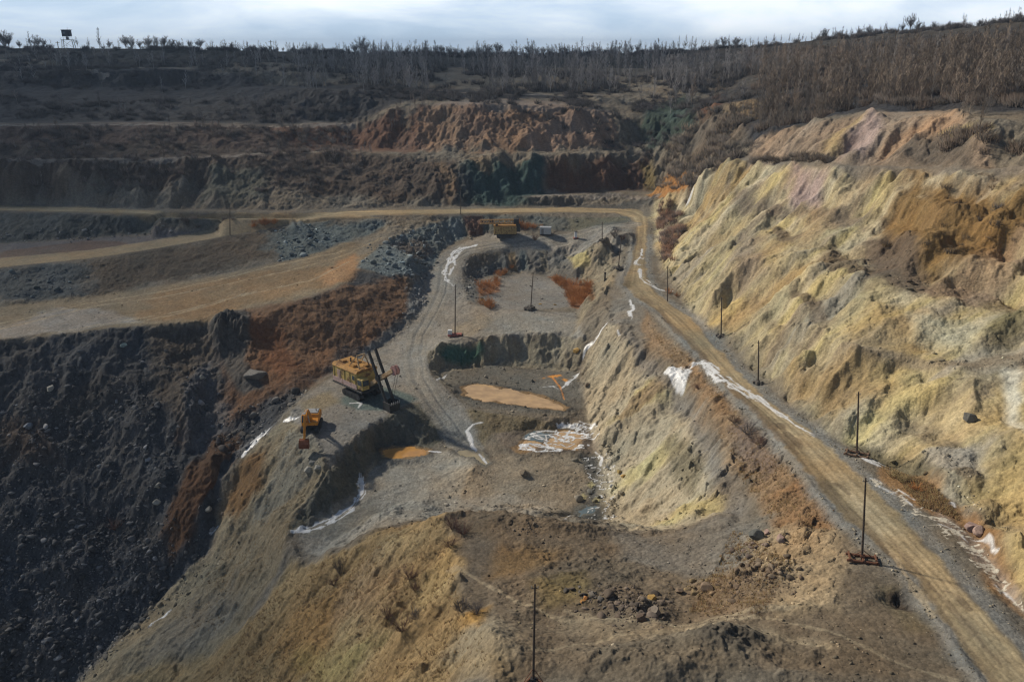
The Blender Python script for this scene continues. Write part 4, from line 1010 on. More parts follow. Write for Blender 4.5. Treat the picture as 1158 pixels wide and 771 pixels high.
class MB:
    """collects boxes, bars, tubes and slabs; build() links them as one mesh object"""
    def __init__(s): s.v = []; s.f = []
    def add(s, v, f):
        o = len(s.v); s.v += [tuple(p) for p in v]; s.f += [tuple(i + o for i in q) for q in f]; return s
    def box(s, c, size, rot=None, taper=1.0):
        x, y, z = [q / 2 for q in size]
        vs_ = [Vector((sx * x * (taper if sz > 0 else 1), sy * y * (taper if sz > 0 else 1), sz * z)) for sz in (-1, 1) for sx, sy in ((-1, -1), (1, -1), (1, 1), (-1, 1))]
        if rot is not None: vs_ = [rot @ v for v in vs_]
        vs_ = [v + Vector(c) for v in vs_]
        return s.add(vs_, [(3, 2, 1, 0), (4, 5, 6, 7), (0, 1, 5, 4), (1, 2, 6, 5), (2, 3, 7, 6), (3, 0, 4, 7)])
    def bar(s, a, b, w, h=None):
        a, b = Vector(a), Vector(b); d = b - a
        return s.box((a + b) / 2, (w, h or w, d.length), d.to_track_quat('Z', 'Y').to_matrix())
    def tube(s, pts, rad, n=8, cap=True):
        pts = [Vector(p) for p in pts]
        rr_ = rad if isinstance(rad, (list, tuple)) else [rad] * len(pts)
        o = len(s.v); m = len(pts)
        for i, p in enumerate(pts):
            d = (pts[min(i + 1, m - 1)] - pts[max(i - 1, 0)]).normalized()
            q = d.to_track_quat('Z', 'Y').to_matrix()
            for k in range(n):
                a = 2 * math.pi * k / n
                s.v.append(tuple(p + q @ Vector((math.cos(a) * rr_[i], math.sin(a) * rr_[i], 0))))
        for i in range(m - 1):
            for k in range(n):
                k2 = (k + 1) % n
                s.f.append((o + i * n + k, o + i * n + k2, o + (i + 1) * n + k2, o + (i + 1) * n + k))
        if cap: s.f.append(tuple(o + k for k in reversed(range(n)))); s.f.append(tuple(o + (m - 1) * n + k for k in range(n)))
        return s
    def prism(s, prof, x0, x1, axis='x'):
        """extrude a closed profile of (a, b) points along an axis"""
        n = len(prof)
        def P(t, a, b): return {'x': (t, a, b), 'y': (a, t, b), 'z': (a, b, t)}[axis]
        v = [P(x0, a, b) for a, b in prof] + [P(x1, a, b) for a, b in prof]
        f = [tuple(reversed(range(n))), tuple(range(n, 2 * n))] + [(i, (i + 1) % n, n + (i + 1) % n, n + i) for i in range(n)]
        return s.add(v, f)
    def build(s, name, mat, parent=None, bevel=0.0, smooth_=False):
        me = bpy.data.meshes.new(name); me.from_pydata(s.v, [], s.f); me.update()
        if bevel or True:
            import bmesh
            bm = bmesh.new(); bm.from_mesh(me)
            bmesh.ops.recalc_face_normals(bm, faces=bm.faces)
            if bevel:
                ed = [e for e in bm.edges if len(e.link_faces) == 2 and e.calc_face_angle(0) > 0.6]
                bmesh.ops.bevel(bm, geom=ed, offset=bevel, segments=1, affect='EDGES', clamp_overlap=True)
            bm.to_mesh(me); bm.free()
        if smooth_: me.polygons.foreach_set('use_smooth', [True] * len(me.polygons))
        me.materials.append(mat)
        o = bpy.data.objects.new(name, me); COL.objects.link(o)
        if parent: o.parent = parent
        return o
def tag(o, label=None, cat=None, group=None, kind=None):
    if label: o['label'] = label
    if cat: o['category'] = cat
    if group: o['group'] = group
    if kind: o['kind'] = kind
    return o
def empty(name, loc, rz=0.0, rot=None):
    o = bpy.data.objects.new(name, None); COL.objects.link(o); o.location = loc
    o.rotation_euler = rot or (0, 0, rz); o.empty_display_size = .5
    return o
def ground_at(u, v):
    """the ground point seen at this spot of the photograph"""
    d = ray(u, v); t = np.arange(60, 900, 0.2)
    x, y, z = d[0] * t, d[1] * t, CAMZ + d[2] * t
    h, _ = ground_z_arr(x, y)
    k = np.nonzero(z < h)[0]
    i = k[0] if len(k) else 0
    return Vector((x[i], y[i], ground_z(x[i], y[i])))
def bulk_mesh(name, V, Fc, mat, colors=None, smooth_=False):
    """link big arrays of vertices and triangles or quads as one mesh"""
    me = bpy.data.meshes.new(name); k = Fc.shape[1]
    me.vertices.add(len(V)); me.loops.add(Fc.size); me.polygons.add(len(Fc))
    me.vertices.foreach_set('co', V.astype(F32).ravel()); me.loops.foreach_set('vertex_index', Fc.astype(np.int32).ravel())
    me.polygons.foreach_set('loop_start', np.arange(0, Fc.size, k, dtype=np.int32))
    me.update(calc_edges=True)
    if colors is not None:
        a = me.color_attributes.new('soil', 'FLOAT_COLOR', 'POINT'); cc = np.zeros((len(V), 4), F32); cc[:, :3] = colors; a.data.foreach_set('color', cc.ravel())
    me.materials.append(mat)
    o = bpy.data.objects.new(name, me); COL.objects.link(o)
    return o

# ------------------------------------------------------------------ loose stones
def ico(sub=0):
    import bmesh
    bm = bmesh.new(); bmesh.ops.create_icosphere(bm, subdivisions=sub + 1, radius=1.0)
    V = np.array([v.co[:] for v in bm.verts], F32); Fc = np.array([[v.index for v in f.verts] for f in bm.faces]); bm.free()
    return V, Fc
IV, IF = ico(0); IV2, IF2 = ico(1)
r_ = np.random.default_rng(21)
def rock_variants(Vb, n, amt):
    out = []
    for i in range(n):
        d = r_.normal(size=(8, 3)); d /= np.linalg.norm(d, axis=1)[:, None]
        V = Vb * (1 + amt * r_.uniform(-1, 1, (len(Vb), 1)))
        for k in range(8):                                   # chop flat faces off
            c = r_.uniform(.38, .75); s = V @ d[k]; V = V - np.maximum(s - c, 0)[:, None] * d[k]
        out.append(V * np.array([1, r_.uniform(.6, .95), r_.uniform(.5, .8)]))
    return np.stack(out).astype(F32)
RV0, RV1 = rock_variants(IV, 12, .22), rock_variants(IV2, 8, .10)
SX, SY, SS, SC = [], [], [], []
def scatter(px, dens, smin, smax, tint=None, k=2.6, clump=0.0, gainc=1.0, world=None):
    P = world or to_world(px)
    xs = [p[0] for p in P]; ya = [p[1] for p in P]
    n = int((max(xs) - min(xs)) * (max(ya) - min(ya)) * dens)
    x = r_.uniform(min(xs), max(xs), n); y = r_.uniform(min(ya), max(ya), n)
    m = sdpoly(x, y, P) < 1.2 * r_.normal(size=n)
    if clump: m &= fbm(x, y, 6, 3, 3) > clump * 0.4 * r_.uniform(-1, 1.2, n)
    x, y = x[m], y[m]
    m = sdpoly(x, y, road_poly) > 0.5
    for _, _, _, P_ in pond_world: m &= sdpoly(x, y, P_) > 0
    x, y = x[m], y[m]
    s = smin * (1 - r_.random(len(x))) ** (-1 / k); s = np.minimum(s, smax)
    z, c = ground_z_arr(x, y)
    c = c * gainc
    if tint is not None: c = c * .4 + np.array(tint) * .6
    SX.append(x); SY.append(y); SS.append(s); SC.append(c * np.clip(np.exp(r_.normal(-.05, .42, (len(x), 1))), .4, 3.0))
BLUE = (.135, .138, .143)
scatter([(-60, 400), (100, 400), (165, 400), (170, 470), (120, 480), (0, 470)], .35, .22, 1.0, BLUE)
scatter([(0, 470), (60, 440), (165, 430), (200, 500), (205, 540), (188, 600), (190, 650), (140, 720), (90, 775), (-30, 775), (-60, 560)], 2.2, .20, .95, BLUE, k=3.0)
scatter([(60, 560), (190, 600), (190, 660), (150, 710), (90, 775), (-30, 775), (-30, 620)], 1.7, .28, 1.15, BLUE, k=3.0)
scatter([(200, 440), (240, 420), (262, 470), (260, 500), (210, 515)], 1.0, .22, 1.3, (.15, .155, .165))
scatter([(240, 485), (300, 460), (350, 438), (345, 447), (310, 475), (265, 510), (240, 505)], 1.6, .25, 1.4, (.19, .18, .165))
scatter([(235, 500), (310, 484), (258, 541), (234, 629), (202, 654), (150, 710), (140, 700), (190, 640), (215, 620), (262, 545)], 1.0, .25, 1.3, (.12, .12, .12))
scatter([(200, 654), (240, 625), (255, 640), (170, 700), (110, 771), (90, 760)], .9, .22, 1.1, (.22, .2, .16))
scatter([(165, 380), (260, 375), (262, 430), (200, 440), (165, 430)], .3, .18, .8, (.13, .13, .13))
scatter([(310, 262), (350, 256), (385, 270), (350, 288), (320, 296)], .8, .3, 1.5, (.21, .25, .27))
scatter([(405, 300), (432, 272), (482, 255), (500, 262), (490, 296), (470, 318), (440, 314)], .7, .28, 1.3, (.19, .23, .25))
scatter([(470, 322), (484, 306), (482, 345), (440, 386), (425, 392), (455, 360)], 1.1, .22, .9, (.24, .24, .24))
scatter([(0, 262), (130, 262), (260, 252), (300, 250), (200, 262), (0, 276)], .35, .25, 1.3, (.2, .2, .2))
scatter([(0, 305), (100, 300), (100, 336), (0, 344)], .2, .25, 1.0, (.12, .15, .16))
scatter([(502, 268), (546, 245), (712, 245), (660, 258), (546, 268)], .25, .2, .8, (.2, .2, .18))
scatter([(524, 300), (545, 300), (548, 320), (535, 345), (520, 330)], 1.0, .2, .9, (.14, .145, .15))
scatter([(545, 312), (640, 310), (660, 345), (548, 350)], .25, .15, .5)
scatter([(662, 384), (690, 366), (700, 385), (668, 410), (655, 440), (650, 430)], .5, .18, .9, (.28, .22, .13))
scatter([(672, 480), (690, 500), (705, 560), (706, 592), (690, 590), (682, 540)], .9, .2, 1.1, (.2, .18, .14))
scatter([(650, 512), (680, 505), (698, 560), (695, 592), (650, 588)], .35, .2, 1.1, (.12, .12, .11))
scatter([(530, 525), (560, 515), (545, 545), (440, 605), (400, 612), (520, 545)], .5, .15, .6)
scatter([(755, 500), (785, 495), (805, 530), (790, 560), (765, 545)], .5, .2, .9)
scatter([(745, 420), (840, 560), (850, 600), (812, 585), (780, 475), (715, 400)], .30, .14, .55)
scatter([(1040, 515), (1104, 505), (1108, 570), (1150, 640), (1120, 620), (1060, 550)], 1.0, .14, .8, (.26, .24, .2))
scatter([(960, 500), (1040, 520), (1070, 560), (1040, 550), (985, 522)], .9, .15, .6)
scatter([(955, 390), (1034, 398), (1103, 414), (1158, 400), (1158, 408), (1100, 424), (1030, 410)], 1.0, .15, .8, (.34, .3, .22))
scatter([(985, 280), (1060, 300), (1060, 335), (1000, 325)], .3, .2, .8)
scatter([(750, 310), (860, 420), (960, 500), (950, 480), (860, 395), (770, 310)], .4, .15, .6)
scatter([(680, 682), (720, 672), (800, 678), (850, 690), (900, 680), (905, 700), (800, 712), (700, 708)], .5, .10, .45)
scatter([(500, 590), (600, 586), (812, 590), (860, 606), (900, 660), (1040, 700), (1100, 771), (600, 771), (530, 700)], 1.6, .05, .35, gainc=1.15)
scatter([(704, 606), (812, 590), (950, 600), (900, 690), (780, 690)], .8, .08, .5, gainc=1.1)
scatter([(400, 560), (500, 515), (650, 515), (690, 590), (500, 588), (400, 610)], .5, .09, .4, gainc=1.2)
scatter([(340, 480), (400, 440), (470, 400), (480, 450), (400, 495), (350, 560)], .35, .1, .5, gainc=1.15)
scatter([(500, 421), (560, 413), (650, 419), (662, 460), (580, 485), (530, 460)], .6, .12, .6, gainc=1.1)
scatter([(540, 352), (650, 355), (660, 378), (530, 384)], .5, .1, .4, gainc=1.15)
scatter([(0, 345), (400, 290), (395, 320), (240, 360), (0, 382)], .12, .12, .5, gainc=1.1)
scatter([(722, 350), (752, 372), (845, 470), (945, 598), (862, 600), (780, 430)], .5, .08, .4, gainc=1.1)
scatter([(662, 394), (745, 425), (812, 530), (812, 590), (700, 600), (658, 430)], .35, .10, .5, gainc=1.0)
scatter([(560, 420), (640, 410), (662, 384), (640, 379), (545, 384)], .5, .12, .6)
scatter([(500, 600), (525, 690), (560, 771), (200, 771), (330, 645)], .12, .08, .35)
scatter([(300, 520), (350, 490), (370, 530), (330, 590), (250, 690), (140, 771), (240, 620)], .35, .12, .6)
# stones shed along both edges of the haul road and the pit road
for pl_, off_, n_k in ((road_left, -1, 2600), (road_right, 1, 2200), (cen, 3.6, 700), (cen, -3.6, 700)):
    pl_ = np.array(pl_); sg = np.hypot(*np.diff(pl_, axis=0).T); cs_ = np.r_[0, np.cumsum(sg)]
    t_ = r_.uniform(0, min(cs_[-1], 330), n_k); xx_, yy_ = np.interp(t_, cs_, pl_[:, 0]), np.interp(t_, cs_, pl_[:, 1])
    x2_, y2_ = np.interp(t_ + .5, cs_, pl_[:, 0]), np.interp(t_ + .5, cs_, pl_[:, 1])
    dx_, dy_ = x2_ - xx_, y2_ - yy_; l2_ = np.hypot(dx_, dy_) + 1e-6
    o_ = off_ + np.sign(off_) * np.abs(r_.normal(0, 1.0, n_k)); xx_ = xx_ + dy_ / l2_ * o_; yy_ = yy_ - dx_ / l2_ * o_
    SX.append(xx_); SY.append(yy_); SS.append(np.minimum(.07 * (1 - r_.random(n_k)) ** (-1 / 2.6), .45)); SC.append(np.array([.2, .18, .14]) * np.exp(r_.normal(0, .35, (n_k, 1))))
# rubble heaps on the near ground
def heap(u, v, rad, n, smin, smax, tint, h=.6, flat=1.0):
    c = ground_at(u, v)
    x = c.x + r_.normal(size=n) * rad * .5; y = c.y + r_.normal(size=n) * rad * .5 * flat
    s = np.minimum(smin * (1 - r_.random(n)) ** (-1 / 2.2), smax)
    SX.append(x); SY.append(y); SS.append(s); SC.append(np.array(tint) * r_.uniform(.5, 1.6, (n, 1)))
heap(700, 676, 4.5, 260, .12, .75, (.13, .105, .085)); heap(728, 690, 4.5, 240, .12, .8, (.12, .10, .085)); heap(668, 675, 2.5, 60, .12, .6, (.11, .10, .09))
heap(850, 655, 5, 300, .12, .6, (.12, .09, .065)); heap(875, 640, 4, 160, .12, .7, (.15, .12, .09)); heap(862, 618, 3, 70, .15, .9, (.19, .15, .13)); heap(790, 665, 3, 70, .15, .6, (.17, .13, .075)); heap(925, 590, 2, 40, .12, .4, (.2, .12, .06))
heap(960, 735, 6, 60, .1, .35, (.13, .11, .08)); heap(600, 690, 4, 40, .08, .3, (.2, .17, .11)); heap(590, 600, 6, 70, .1, .4, (.15, .12, .09), flat=.4)
x = np.concatenate(SX); y = np.concatenate(SY); s = np.concatenate(SS); c = np.clip(np.concatenate(SC), .01, .7)
z, _ = ground_z_arr(x, y)
print('stones', len(x), int((s > .6).sum()))
def stones(name, sel, RVs, Fb):
    n = len(sel)
    vi = r_.integers(0, len(RVs), n); V = RVs[vi] * s[sel][:, None, None] * r_.uniform(.8, 1.25, (n, 1, 3))
    a = r_.uniform(0, 2 * math.pi, n); ca, sa = np.cos(a)[:, None], np.sin(a)[:, None]
    t = r_.normal(0, .35, n); ct, st = np.cos(t)[:, None], np.sin(t)[:, None]
    vx, vy, vz = V[..., 0], V[..., 1], V[..., 2]
    vy, vz = vy * ct - vz * st, vy * st + vz * ct
    vx, vy = vx * ca - vy * sa, vx * sa + vy * ca
    V = np.stack([vx + x[sel][:, None], vy + y[sel][:, None], vz + (z[sel] + .12 * s[sel])[:, None]], -1)
    m = V.shape[1]
    Fc = (Fb[None] + (np.arange(n) * m)[:, None, None]).reshape(-1, 3)
    o = bulk_mesh(name, V.reshape(-1, 3), Fc, MSTONE, np.repeat(c[sel], m, 0))
    o['kind'] = 'stuff'; o['label'] = 'loose grey and brown stones scattered over the slopes and flats of the pit'; o['category'] = 'stones'
    return o
MSTONE = ground_material('stone', pebble=.1, bump=.2)
big = s > .55
stones('scree_stones', np.nonzero(~big)[0], RV0, IF)
stones('scree_boulders', np.nonzero(big)[0], RV1, IF2)
print('stones linked', time.time() - T0)
# ------------------------------------------------------------------ bare trees and shrubs
def branch_mesh(kind, seed, H=7.0, fine=1.0):
    """trunk and branches of one leafless plant; returns (V, F) for trunk and for crown, base at the origin"""
    q = random.Random(seed)
    Tv, Tf, Bv, Bf = [], [], [], []
    def limb(V, Fc, a, b, r0, r1, n=3):
        a, b = Vector(a), Vector(b); d = (b - a)
        if d.length < 1e-4: return
        m = d.to_track_quat('Z', 'Y').to_matrix(); o = len(V)
        for p, r in ((a, r0), (b, r1)):
            for k in range(n):
                t = 2 * math.pi * k / n; V.append(tuple(p + m @ Vector((math.cos(t) * r, math.sin(t) * r, 0))))
        for k in range(n):
            k2 = (k + 1) % n
            Fc.append((o + k, o + k2, o + n + k2)); Fc.append((o + k, o + n + k2, o + n + k))
    if kind == 'sapling':
        p = Vector((0, 0, -.3)); pts = [p]
        lean = Vector((q.uniform(-.06, .06), q.uniform(-.06, .06), 1))
        for i in range(5):
            p = p + lean * H / 5 + Vector((q.uniform(-.1, .1), q.uniform(-.1, .1), 0)); pts.append(p)
        for i in range(5): limb(Tv, Tf, pts[i], pts[i + 1], .075 * H / 7 * (1 - i / 5.5), .075 * H / 7 * (1 - (i + 1) / 5.5), 4)
        for i in range(int(26 * fine)):
            f = q.uniform(.18, .97); k = min(4, int(f * 5)); b = pts[k].lerp(pts[k + 1], f * 5 - k)
            L_ = H * (.24 * (1.05 - f) + .05) * q.uniform(.7, 1.3); a = q.uniform(0, 2 * math.pi)
            d = Vector((math.cos(a) * .55, math.sin(a) * .55, 1)).normalized()
            e_ = b + d * L_; limb(Bv, Bf, b, e_, .042 * H / 7, .018)
            for j in range(4):
                g = b.lerp(e_, q.uniform(.3, .95)); a2 = q.uniform(0, 2 * math.pi)
                limb(Bv, Bf, g, g + Vector((math.cos(a2) * .5, math.sin(a2) * .5, .9)).normalized() * L_ * .6 * q.uniform(.5, 1), .042, .02)
    elif kind == 'round':
        limb(Tv, Tf, (0, 0, -.3), (0, 0, H * .3), .16 * H / 7, .12 * H / 7, 5)
        for i in range(12):
            a = 2 * math.pi * i / 12 + q.uniform(-.3, .3); sp = q.uniform(.15, .75)
            d = Vector((math.cos(a) * sp, math.sin(a) * sp, 1)).normalized(); b = Vector((0, 0, H * q.uniform(.03, .32)))
            e_ = b + d * H * q.uniform(.35, .68); limb(Bv, Bf, b, e_, .06 * H / 7, .02)
            for j in range(int(13 * fine)):
                g = b.lerp(e_, q.uniform(.25, 1)); d2 = (d + Vector((q.uniform(-1, 1), q.uniform(-1, 1), q.uniform(-.2, .8)))).normalized()
                h_ = g + d2 * H * q.uniform(.12, .26); limb(Bv, Bf, g, h_, .05, .02)
                for m_ in range(2):
                    d3 = (d2 + Vector((q.uniform(-1, 1), q.uniform(-1, 1), q.uniform(-.2, .8)))).normalized()
                    g2 = g.lerp(h_, q.uniform(.4, 1)); limb(Bv, Bf, g2, g2 + d3 * H * .13, .036, .018)
    else:                                   # shrub: many stems from the ground
        for i in range(int(16 * fine)):
            a = q.uniform(0, 2 * math.pi); sp = q.uniform(.1, .95)
            d = Vector((math.cos(a) * sp, math.sin(a) * sp, 1)).normalized(); b = Vector((math.cos(a) * .06 * H, math.sin(a) * .06 * H, -.1))
            e_ = b + d * H * q.uniform(.6, 1.05); limb(Tv, Tf, b, e_, .012 * H + .004, .006 * H)
            for j in range(7):
                g = b.lerp(e_, q.uniform(.25, 1)); d2 = (d + Vector((q.uniform(-1, 1), q.uniform(-1, 1), q.uniform(-.1, .7)))).normalized()
                h_ = g + d2 * H * q.uniform(.15, .32); limb(Bv, Bf, g, h_, .006 * H, .003 * H)
                for m_ in range(2):
                    d3 = (d2 + Vector((q.uniform(-1, 1), q.uniform(-1, 1), q.uniform(-.3, .6)))).normalized()
                    g2 = g.lerp(h_, q.uniform(.3, 1)); limb(Bv, Bf, g2, g2 + d3 * H * .14, .004 * H, .002 * H)
    return (np.array(Tv, F32).reshape(-1, 3), np.array(Tf).reshape(-1, 3)), (np.array(Bv, F32).reshape(-1, 3), np.array(Bf).reshape(-1, 3))
def joined(t, b): return np.concatenate([t[0], b[0]]), np.concatenate([t[1], b[1] + len(t[0])])
def twig_mat(name, col, var=.3):
    m, n, l, b = mat_new(name)
    oi = n.new('ShaderNodeObjectInfo')
    r = n.new('ShaderNodeMapRange'); r.inputs['To Min'].default_value = 1 - var; r.inputs['To Max'].default_value = 1 + var; l.new(oi.outputs['Random'], r.inputs['Value'])
    tcn = n.new('ShaderNodeTexCoord'); nz = n.new('ShaderNodeTexNoise'); nz.inputs['Scale'].default_value = 1.2; l.new(tcn.outputs['Object'], nz.inputs['Vector'])
    m1 = n.new('ShaderNodeMath'); m1.operation = 'MULTIPLY'; l.new(r.outputs[0], m1.inputs[0])
    m2 = n.new('ShaderNodeMath'); m2.operation = 'MULTIPLY_ADD'; l.new(nz.outputs['Fac'], m2.inputs[0]); m2.inputs[1].default_value = .6; m2.inputs[2].default_value = .7
    l.new(m2.outputs[0], m1.inputs[1])
    s = n.new('ShaderNodeVectorMath'); s.operation = 'SCALE'; s.inputs[0].default_value = col; l.new(m1.outputs[0], s.inputs['Scale'])
    l.new(s.outputs[0], b.inputs['Base Color']); b.inputs['Roughness'].default_value = .9; b.inputs['Specular IOR Level'].default_value = .1
    return m
M_PALE = twig_mat('pale_bark', (.23, .20, .18)); M_WARM = twig_mat('warm_bark', (.25, .205, .165)); M_DARK = twig_mat('dark_bark', (.11, .10, .10))
M_RUST = twig_mat('rusty_twigs', (.40, .19, .075)); M_RED = twig_mat('reddish_twigs', (.14, .085, .07)); M_STRAW = twig_mat('straw', (.30, .24, .13))
tc_ = bpy.data.materials.new('thicket'); 
MTH = ground_material('thicket_twigs', pebble=.05, bump=.0, spec=.1)
SAP = [joined(*branch_mesh('sapling', i, 7.5)) for i in range(5)]
SAP2 = [joined(*branch_mesh('sapling', 20 + i, 7.5, .6)) for i in range(5)]
RND = [joined(*branch_mesh('round', 40 + i, 6.5)) for i in range(4)]
SHR = [joined(*branch_mesh('shrub', 80 + i, 2.6)) for i in range(4)]
SHF = [joined(*branch_mesh('shrub', 90 + i, 3.0, .5)) for i in range(4)]
_mesh_cache = {}
def plant_mesh(key, VF, mat):
    if key not in _mesh_cache:
        me = bpy.data.meshes.new(key[0]); me.from_pydata(VF[0].tolist(), [], VF[1].tolist()); me.materials.append(mat); _mesh_cache[key] = me
    return _mesh_cache[key]
def place(name, key, VF, mat, x, y, sc_xyz, label, cat, group):
    o = bpy.data.objects.new(name, plant_mesh(key, VF, mat)); COL.objects.link(o)
    o.location = (x, y, ground_z(x, y)); o.rotation_euler = (0, 0, random.uniform(0, 6.28)); o.scale = sc_xyz
    return tag(o, label, cat, group)
random.seed(5)
# single trees along the skyline
def sky_y(u): return float(np.interp(u, [-100, 0, 400, 700, 758, 820, 900, 1000, 1100, 1158, 1300], [541, 541, 551, 551, 552, 541, 511, 471, 431, 401, 371]))
def on_sky(u, dy=0):
    y = sky_y(u) + dy; x = (u - CU) / FPX * y / 1.065
    for _ in range(3):
        z = ground_z(x, y); c = y * CP - (z - CAMZ) * SP; x = (u - CU) / FPX * c
    return x, y
n_ind = 0
def sky_tree(u, hpx, kind, mat, label, group, name='bare_tree'):
    u += random.uniform(-2.5, 2.5); x, y = on_sky(u, random.uniform(-5, 5)); h = hpx * y / FPX * 1.1 * random.uniform(.75, 1.15)
    i = random.randrange(4)
    VF, base = (SAP[i], 7.5) if kind == 's' else (RND[i], 6.5)
    k = h / base
    place(name, (name, kind, i, mat.name), VF, mat, x, y, (k * random.uniform(.8, 1.4),) * 2 + (k,), label, 'tree', group)
for u, h, k in [(5, 16, 'r'), (12, 18, 'r'), (22, 10, 'r'), (30, 9, 's'), (37, 15, 's'), (45, 14, 'r'), (52, 9, 'r'), (90, 14, 's'), (101, 10, 's'), (114, 19, 's'), (122, 8, 'r'), (131, 9, 's'), (141, 13, 'r'), (148, 11, 'r'), (160, 10, 'r'), (168, 14, 'r'), (176, 13, 'r'), (184, 12, 'r'), (195, 8, 'r'), (203, 9, 'r'), (217, 11, 'r'), (224, 9, 'r'), (254, 6, 's'), (262, 7, 'r'), (274, 6, 's')]:
    sky_tree(u, h, k, M_DARK, 'bare grey tree on the left skyline near the watchtower', 'bare trees on the left skyline'); n_ind += 1
for u, h, k in [(u, random.uniform(3, 6), 'r') for u in range(286, 400, 9)] + [(288, 5, 'r'), (330, 5, 'r'), (401, 12, 'r'), (409, 14, 'r'), (416, 12, 'r'), (437, 15, 's'), (461, 8, 'r'), (472, 7, 'r'), (480, 8, 'r')] + [(u, random.uniform(7, 10), random.choice('rrs')) for u in range(488, 548, 5)] + [(552, 11, 'r'), (561, 11, 'r'), (573, 6, 'r'), (598, 10, 'r'), (607, 9, 'r'), (613, 10, 'r'), (621, 9, 'r'), (633, 8, 'r'), (640, 9, 'r'), (668, 6, 'r'), (676, 7, 'r'), (685, 6, 'r'), (712, 9, 'r'), (719, 10, 'r'), (727, 9, 's'), (738, 11, 's'), (744, 10, 'r'), (751, 10, 's')]:
    sky_tree(u, h, k, M_DARK, 'bare grey tree on the skyline above the middle of the pit', 'bare trees on the middle skyline'); n_ind += 1
for u in list(range(760, 835, 7)):
    sky_tree(u, random.uniform(8, 15), random.choice('srs'), M_DARK, 'bare grey tree on the skyline left of the rising ridge', 'bare trees along the rising ridge'); n_ind += 1
for u in list(range(836, 995, 8)):
    sky_tree(u, random.uniform(5, 11), random.choice('srs'), M_DARK, 'small bare tree on the rising ridge at right', 'small trees on the rising ridge at right'); n_ind += 1
for u, h in [(1019, 10), (1028, 16), (1038, 8), (1055, 9), (1072, 7), (1088, 5), (1110, 7), (1124, 7), (1150, 9)]:
    sky_tree(u, h, 'r', M_DARK, 'dark bare tree on top of the ridge at far right', 'dark trees on top of the right ridge'); n_ind += 1
# saplings on the terraces
TOWER = on_sky(78, -2)
SKY_LINE = [on_sky(u, -9) for u in range(-60, 1230, 30)] + [on_sky(u, 6) for u in range(1220, -70, -30)]
TX = []          # x, y, scale, kind, tint
def tuft(seed):
    q = np.random.default_rng(seed); n = 46
    a = q.uniform(0, 6.28, n); rr0 = q.uniform(0, .55, n); sp = q.uniform(.1, .8, n); hh = q.uniform(.45, 1.0, n); w = .035
    bx, by = np.cos(a) * rr0, np.sin(a) * rr0; z0 = q.uniform(-.15, .35, n) * hh
    a2 = a + q.normal(0, .5, n)
    A = np.stack([bx - np.sin(a) * w, by + np.cos(a) * w, z0], -1); B = np.stack([bx + np.sin(a) * w, by - np.cos(a) * w, z0], -1)
    D_ = np.stack([bx + np.cos(a) * w, by + np.sin(a) * w, z0], -1); C = np.stack([bx + np.cos(a2) * sp * .7, by + np.sin(a2) * sp * .7, hh], -1)
    V = np.stack([A, B, D_, C], 1).reshape(-1, 3); o = np.arange(n) * 4
    return V.astype(F32), np.concatenate([np.stack([o, o + 1, o + 3], 1), np.stack([o + 1, o + 2, o + 3], 1), np.stack([o + 2, o, o + 3], 1)])
TUF = [tuft(i) for i in range(6)]
def plants(px, dens, h0, h1, kind, tint, clump=.0, world=None):
    P = world or to_world(px); xs = [p[0] for p in P]; ya = [p[1] for p in P]
    n = int((max(xs) - min(xs)) * (max(ya) - min(ya)) * dens)
    x = r_.uniform(min(xs), max(xs), n); y = r_.uniform(min(ya), max(ya), n)
    m = (sdpoly(x, y, P) < 0) & (np.hypot(x - TOWER[0], y - TOWER[1]) > 9)
    if clump: m &= fbm(x, y, 16, 3, 5) > clump * r_.uniform(-1, 1, n)
    for a, b in zip(x[m], y[m]): TX.append((a, b, random.uniform(h0, h1), kind, tint))
_gw = 1
GREY, WARM, DARKT, BROWN = (.27, .255, .26), (.30, .235, .18), (.060, .056, .062), (.105, .080, .066)
plants(None, .30, 1.2, 3.4, 'b', DARKT, .5, world=SKY_LINE)
plants(None, .10, 2.5, 7.0, 's', (.13, .12, .125), .4, world=SKY_LINE)
plants([(400, 66), (760, 64), (860, 70), (860, 110), (700, 110), (480, 106), (400, 100)], 0.057, 7, 13, 's', GREY, .2)
plants([(0, 60), (400, 66), (400, 100), (0, 98)], 0.012, 5, 11, 's', (.20, .205, .22), .5)
plants([(280, 70), (420, 75), (420, 108), (290, 98)], 0.050, 7, 13, 's', (.24, .24, .25), .2)
plants([(0, 60), (400, 66), (400, 98), (0, 96)], 0.120, 1.2, 3, 'b', DARKT, .4)
plants([(400, 66), (860, 70), (860, 110), (400, 104)], 0.140, 1.2, 3.2, 'b', DARKT, .3)
plants([(0, 105), (400, 108), (400, 138), (0, 136)], 0.120, 1.2, 3.2, 'b', DARKT, .4)
plants([(0, 105), (400, 108), (400, 138), (0, 136)], 0.010, 4, 8, 's', (.15, .13, .13), .5)
plants([(0, 145), (400, 145), (400, 230), (0, 228)], 0.140, 1.0, 2.8, 'b', (.12, .095, .085), .4)
plants([(0, 145), (400, 145), (400, 230), (0, 228)], 0.024, 3, 6.5, 's', (.16, .125, .10), .4)
plants([(440, 170), (560, 175), (560, 195), (420, 195), (360, 180)], 0.101, 2, 6, 's', (.2, .18, .17), .2)
plants([(440, 115), (480, 110), (490, 140), (440, 150)], 0.067, 3, 6, 's', (.17, .14, .13), .2)
plants([(860, 72), (1000, 66), (1158, 66), (1200, 66), (1200, 125), (1079, 118), (979, 120), (880, 140), (850, 120)], 0.092, 6, 13, 's', WARM, .3)
plants([(860, 56), (1000, 50), (1158, 36), (1158, 64), (1000, 66), (860, 74)], 0.020, 3, 6, 's', (.16, .13, .11), .3)
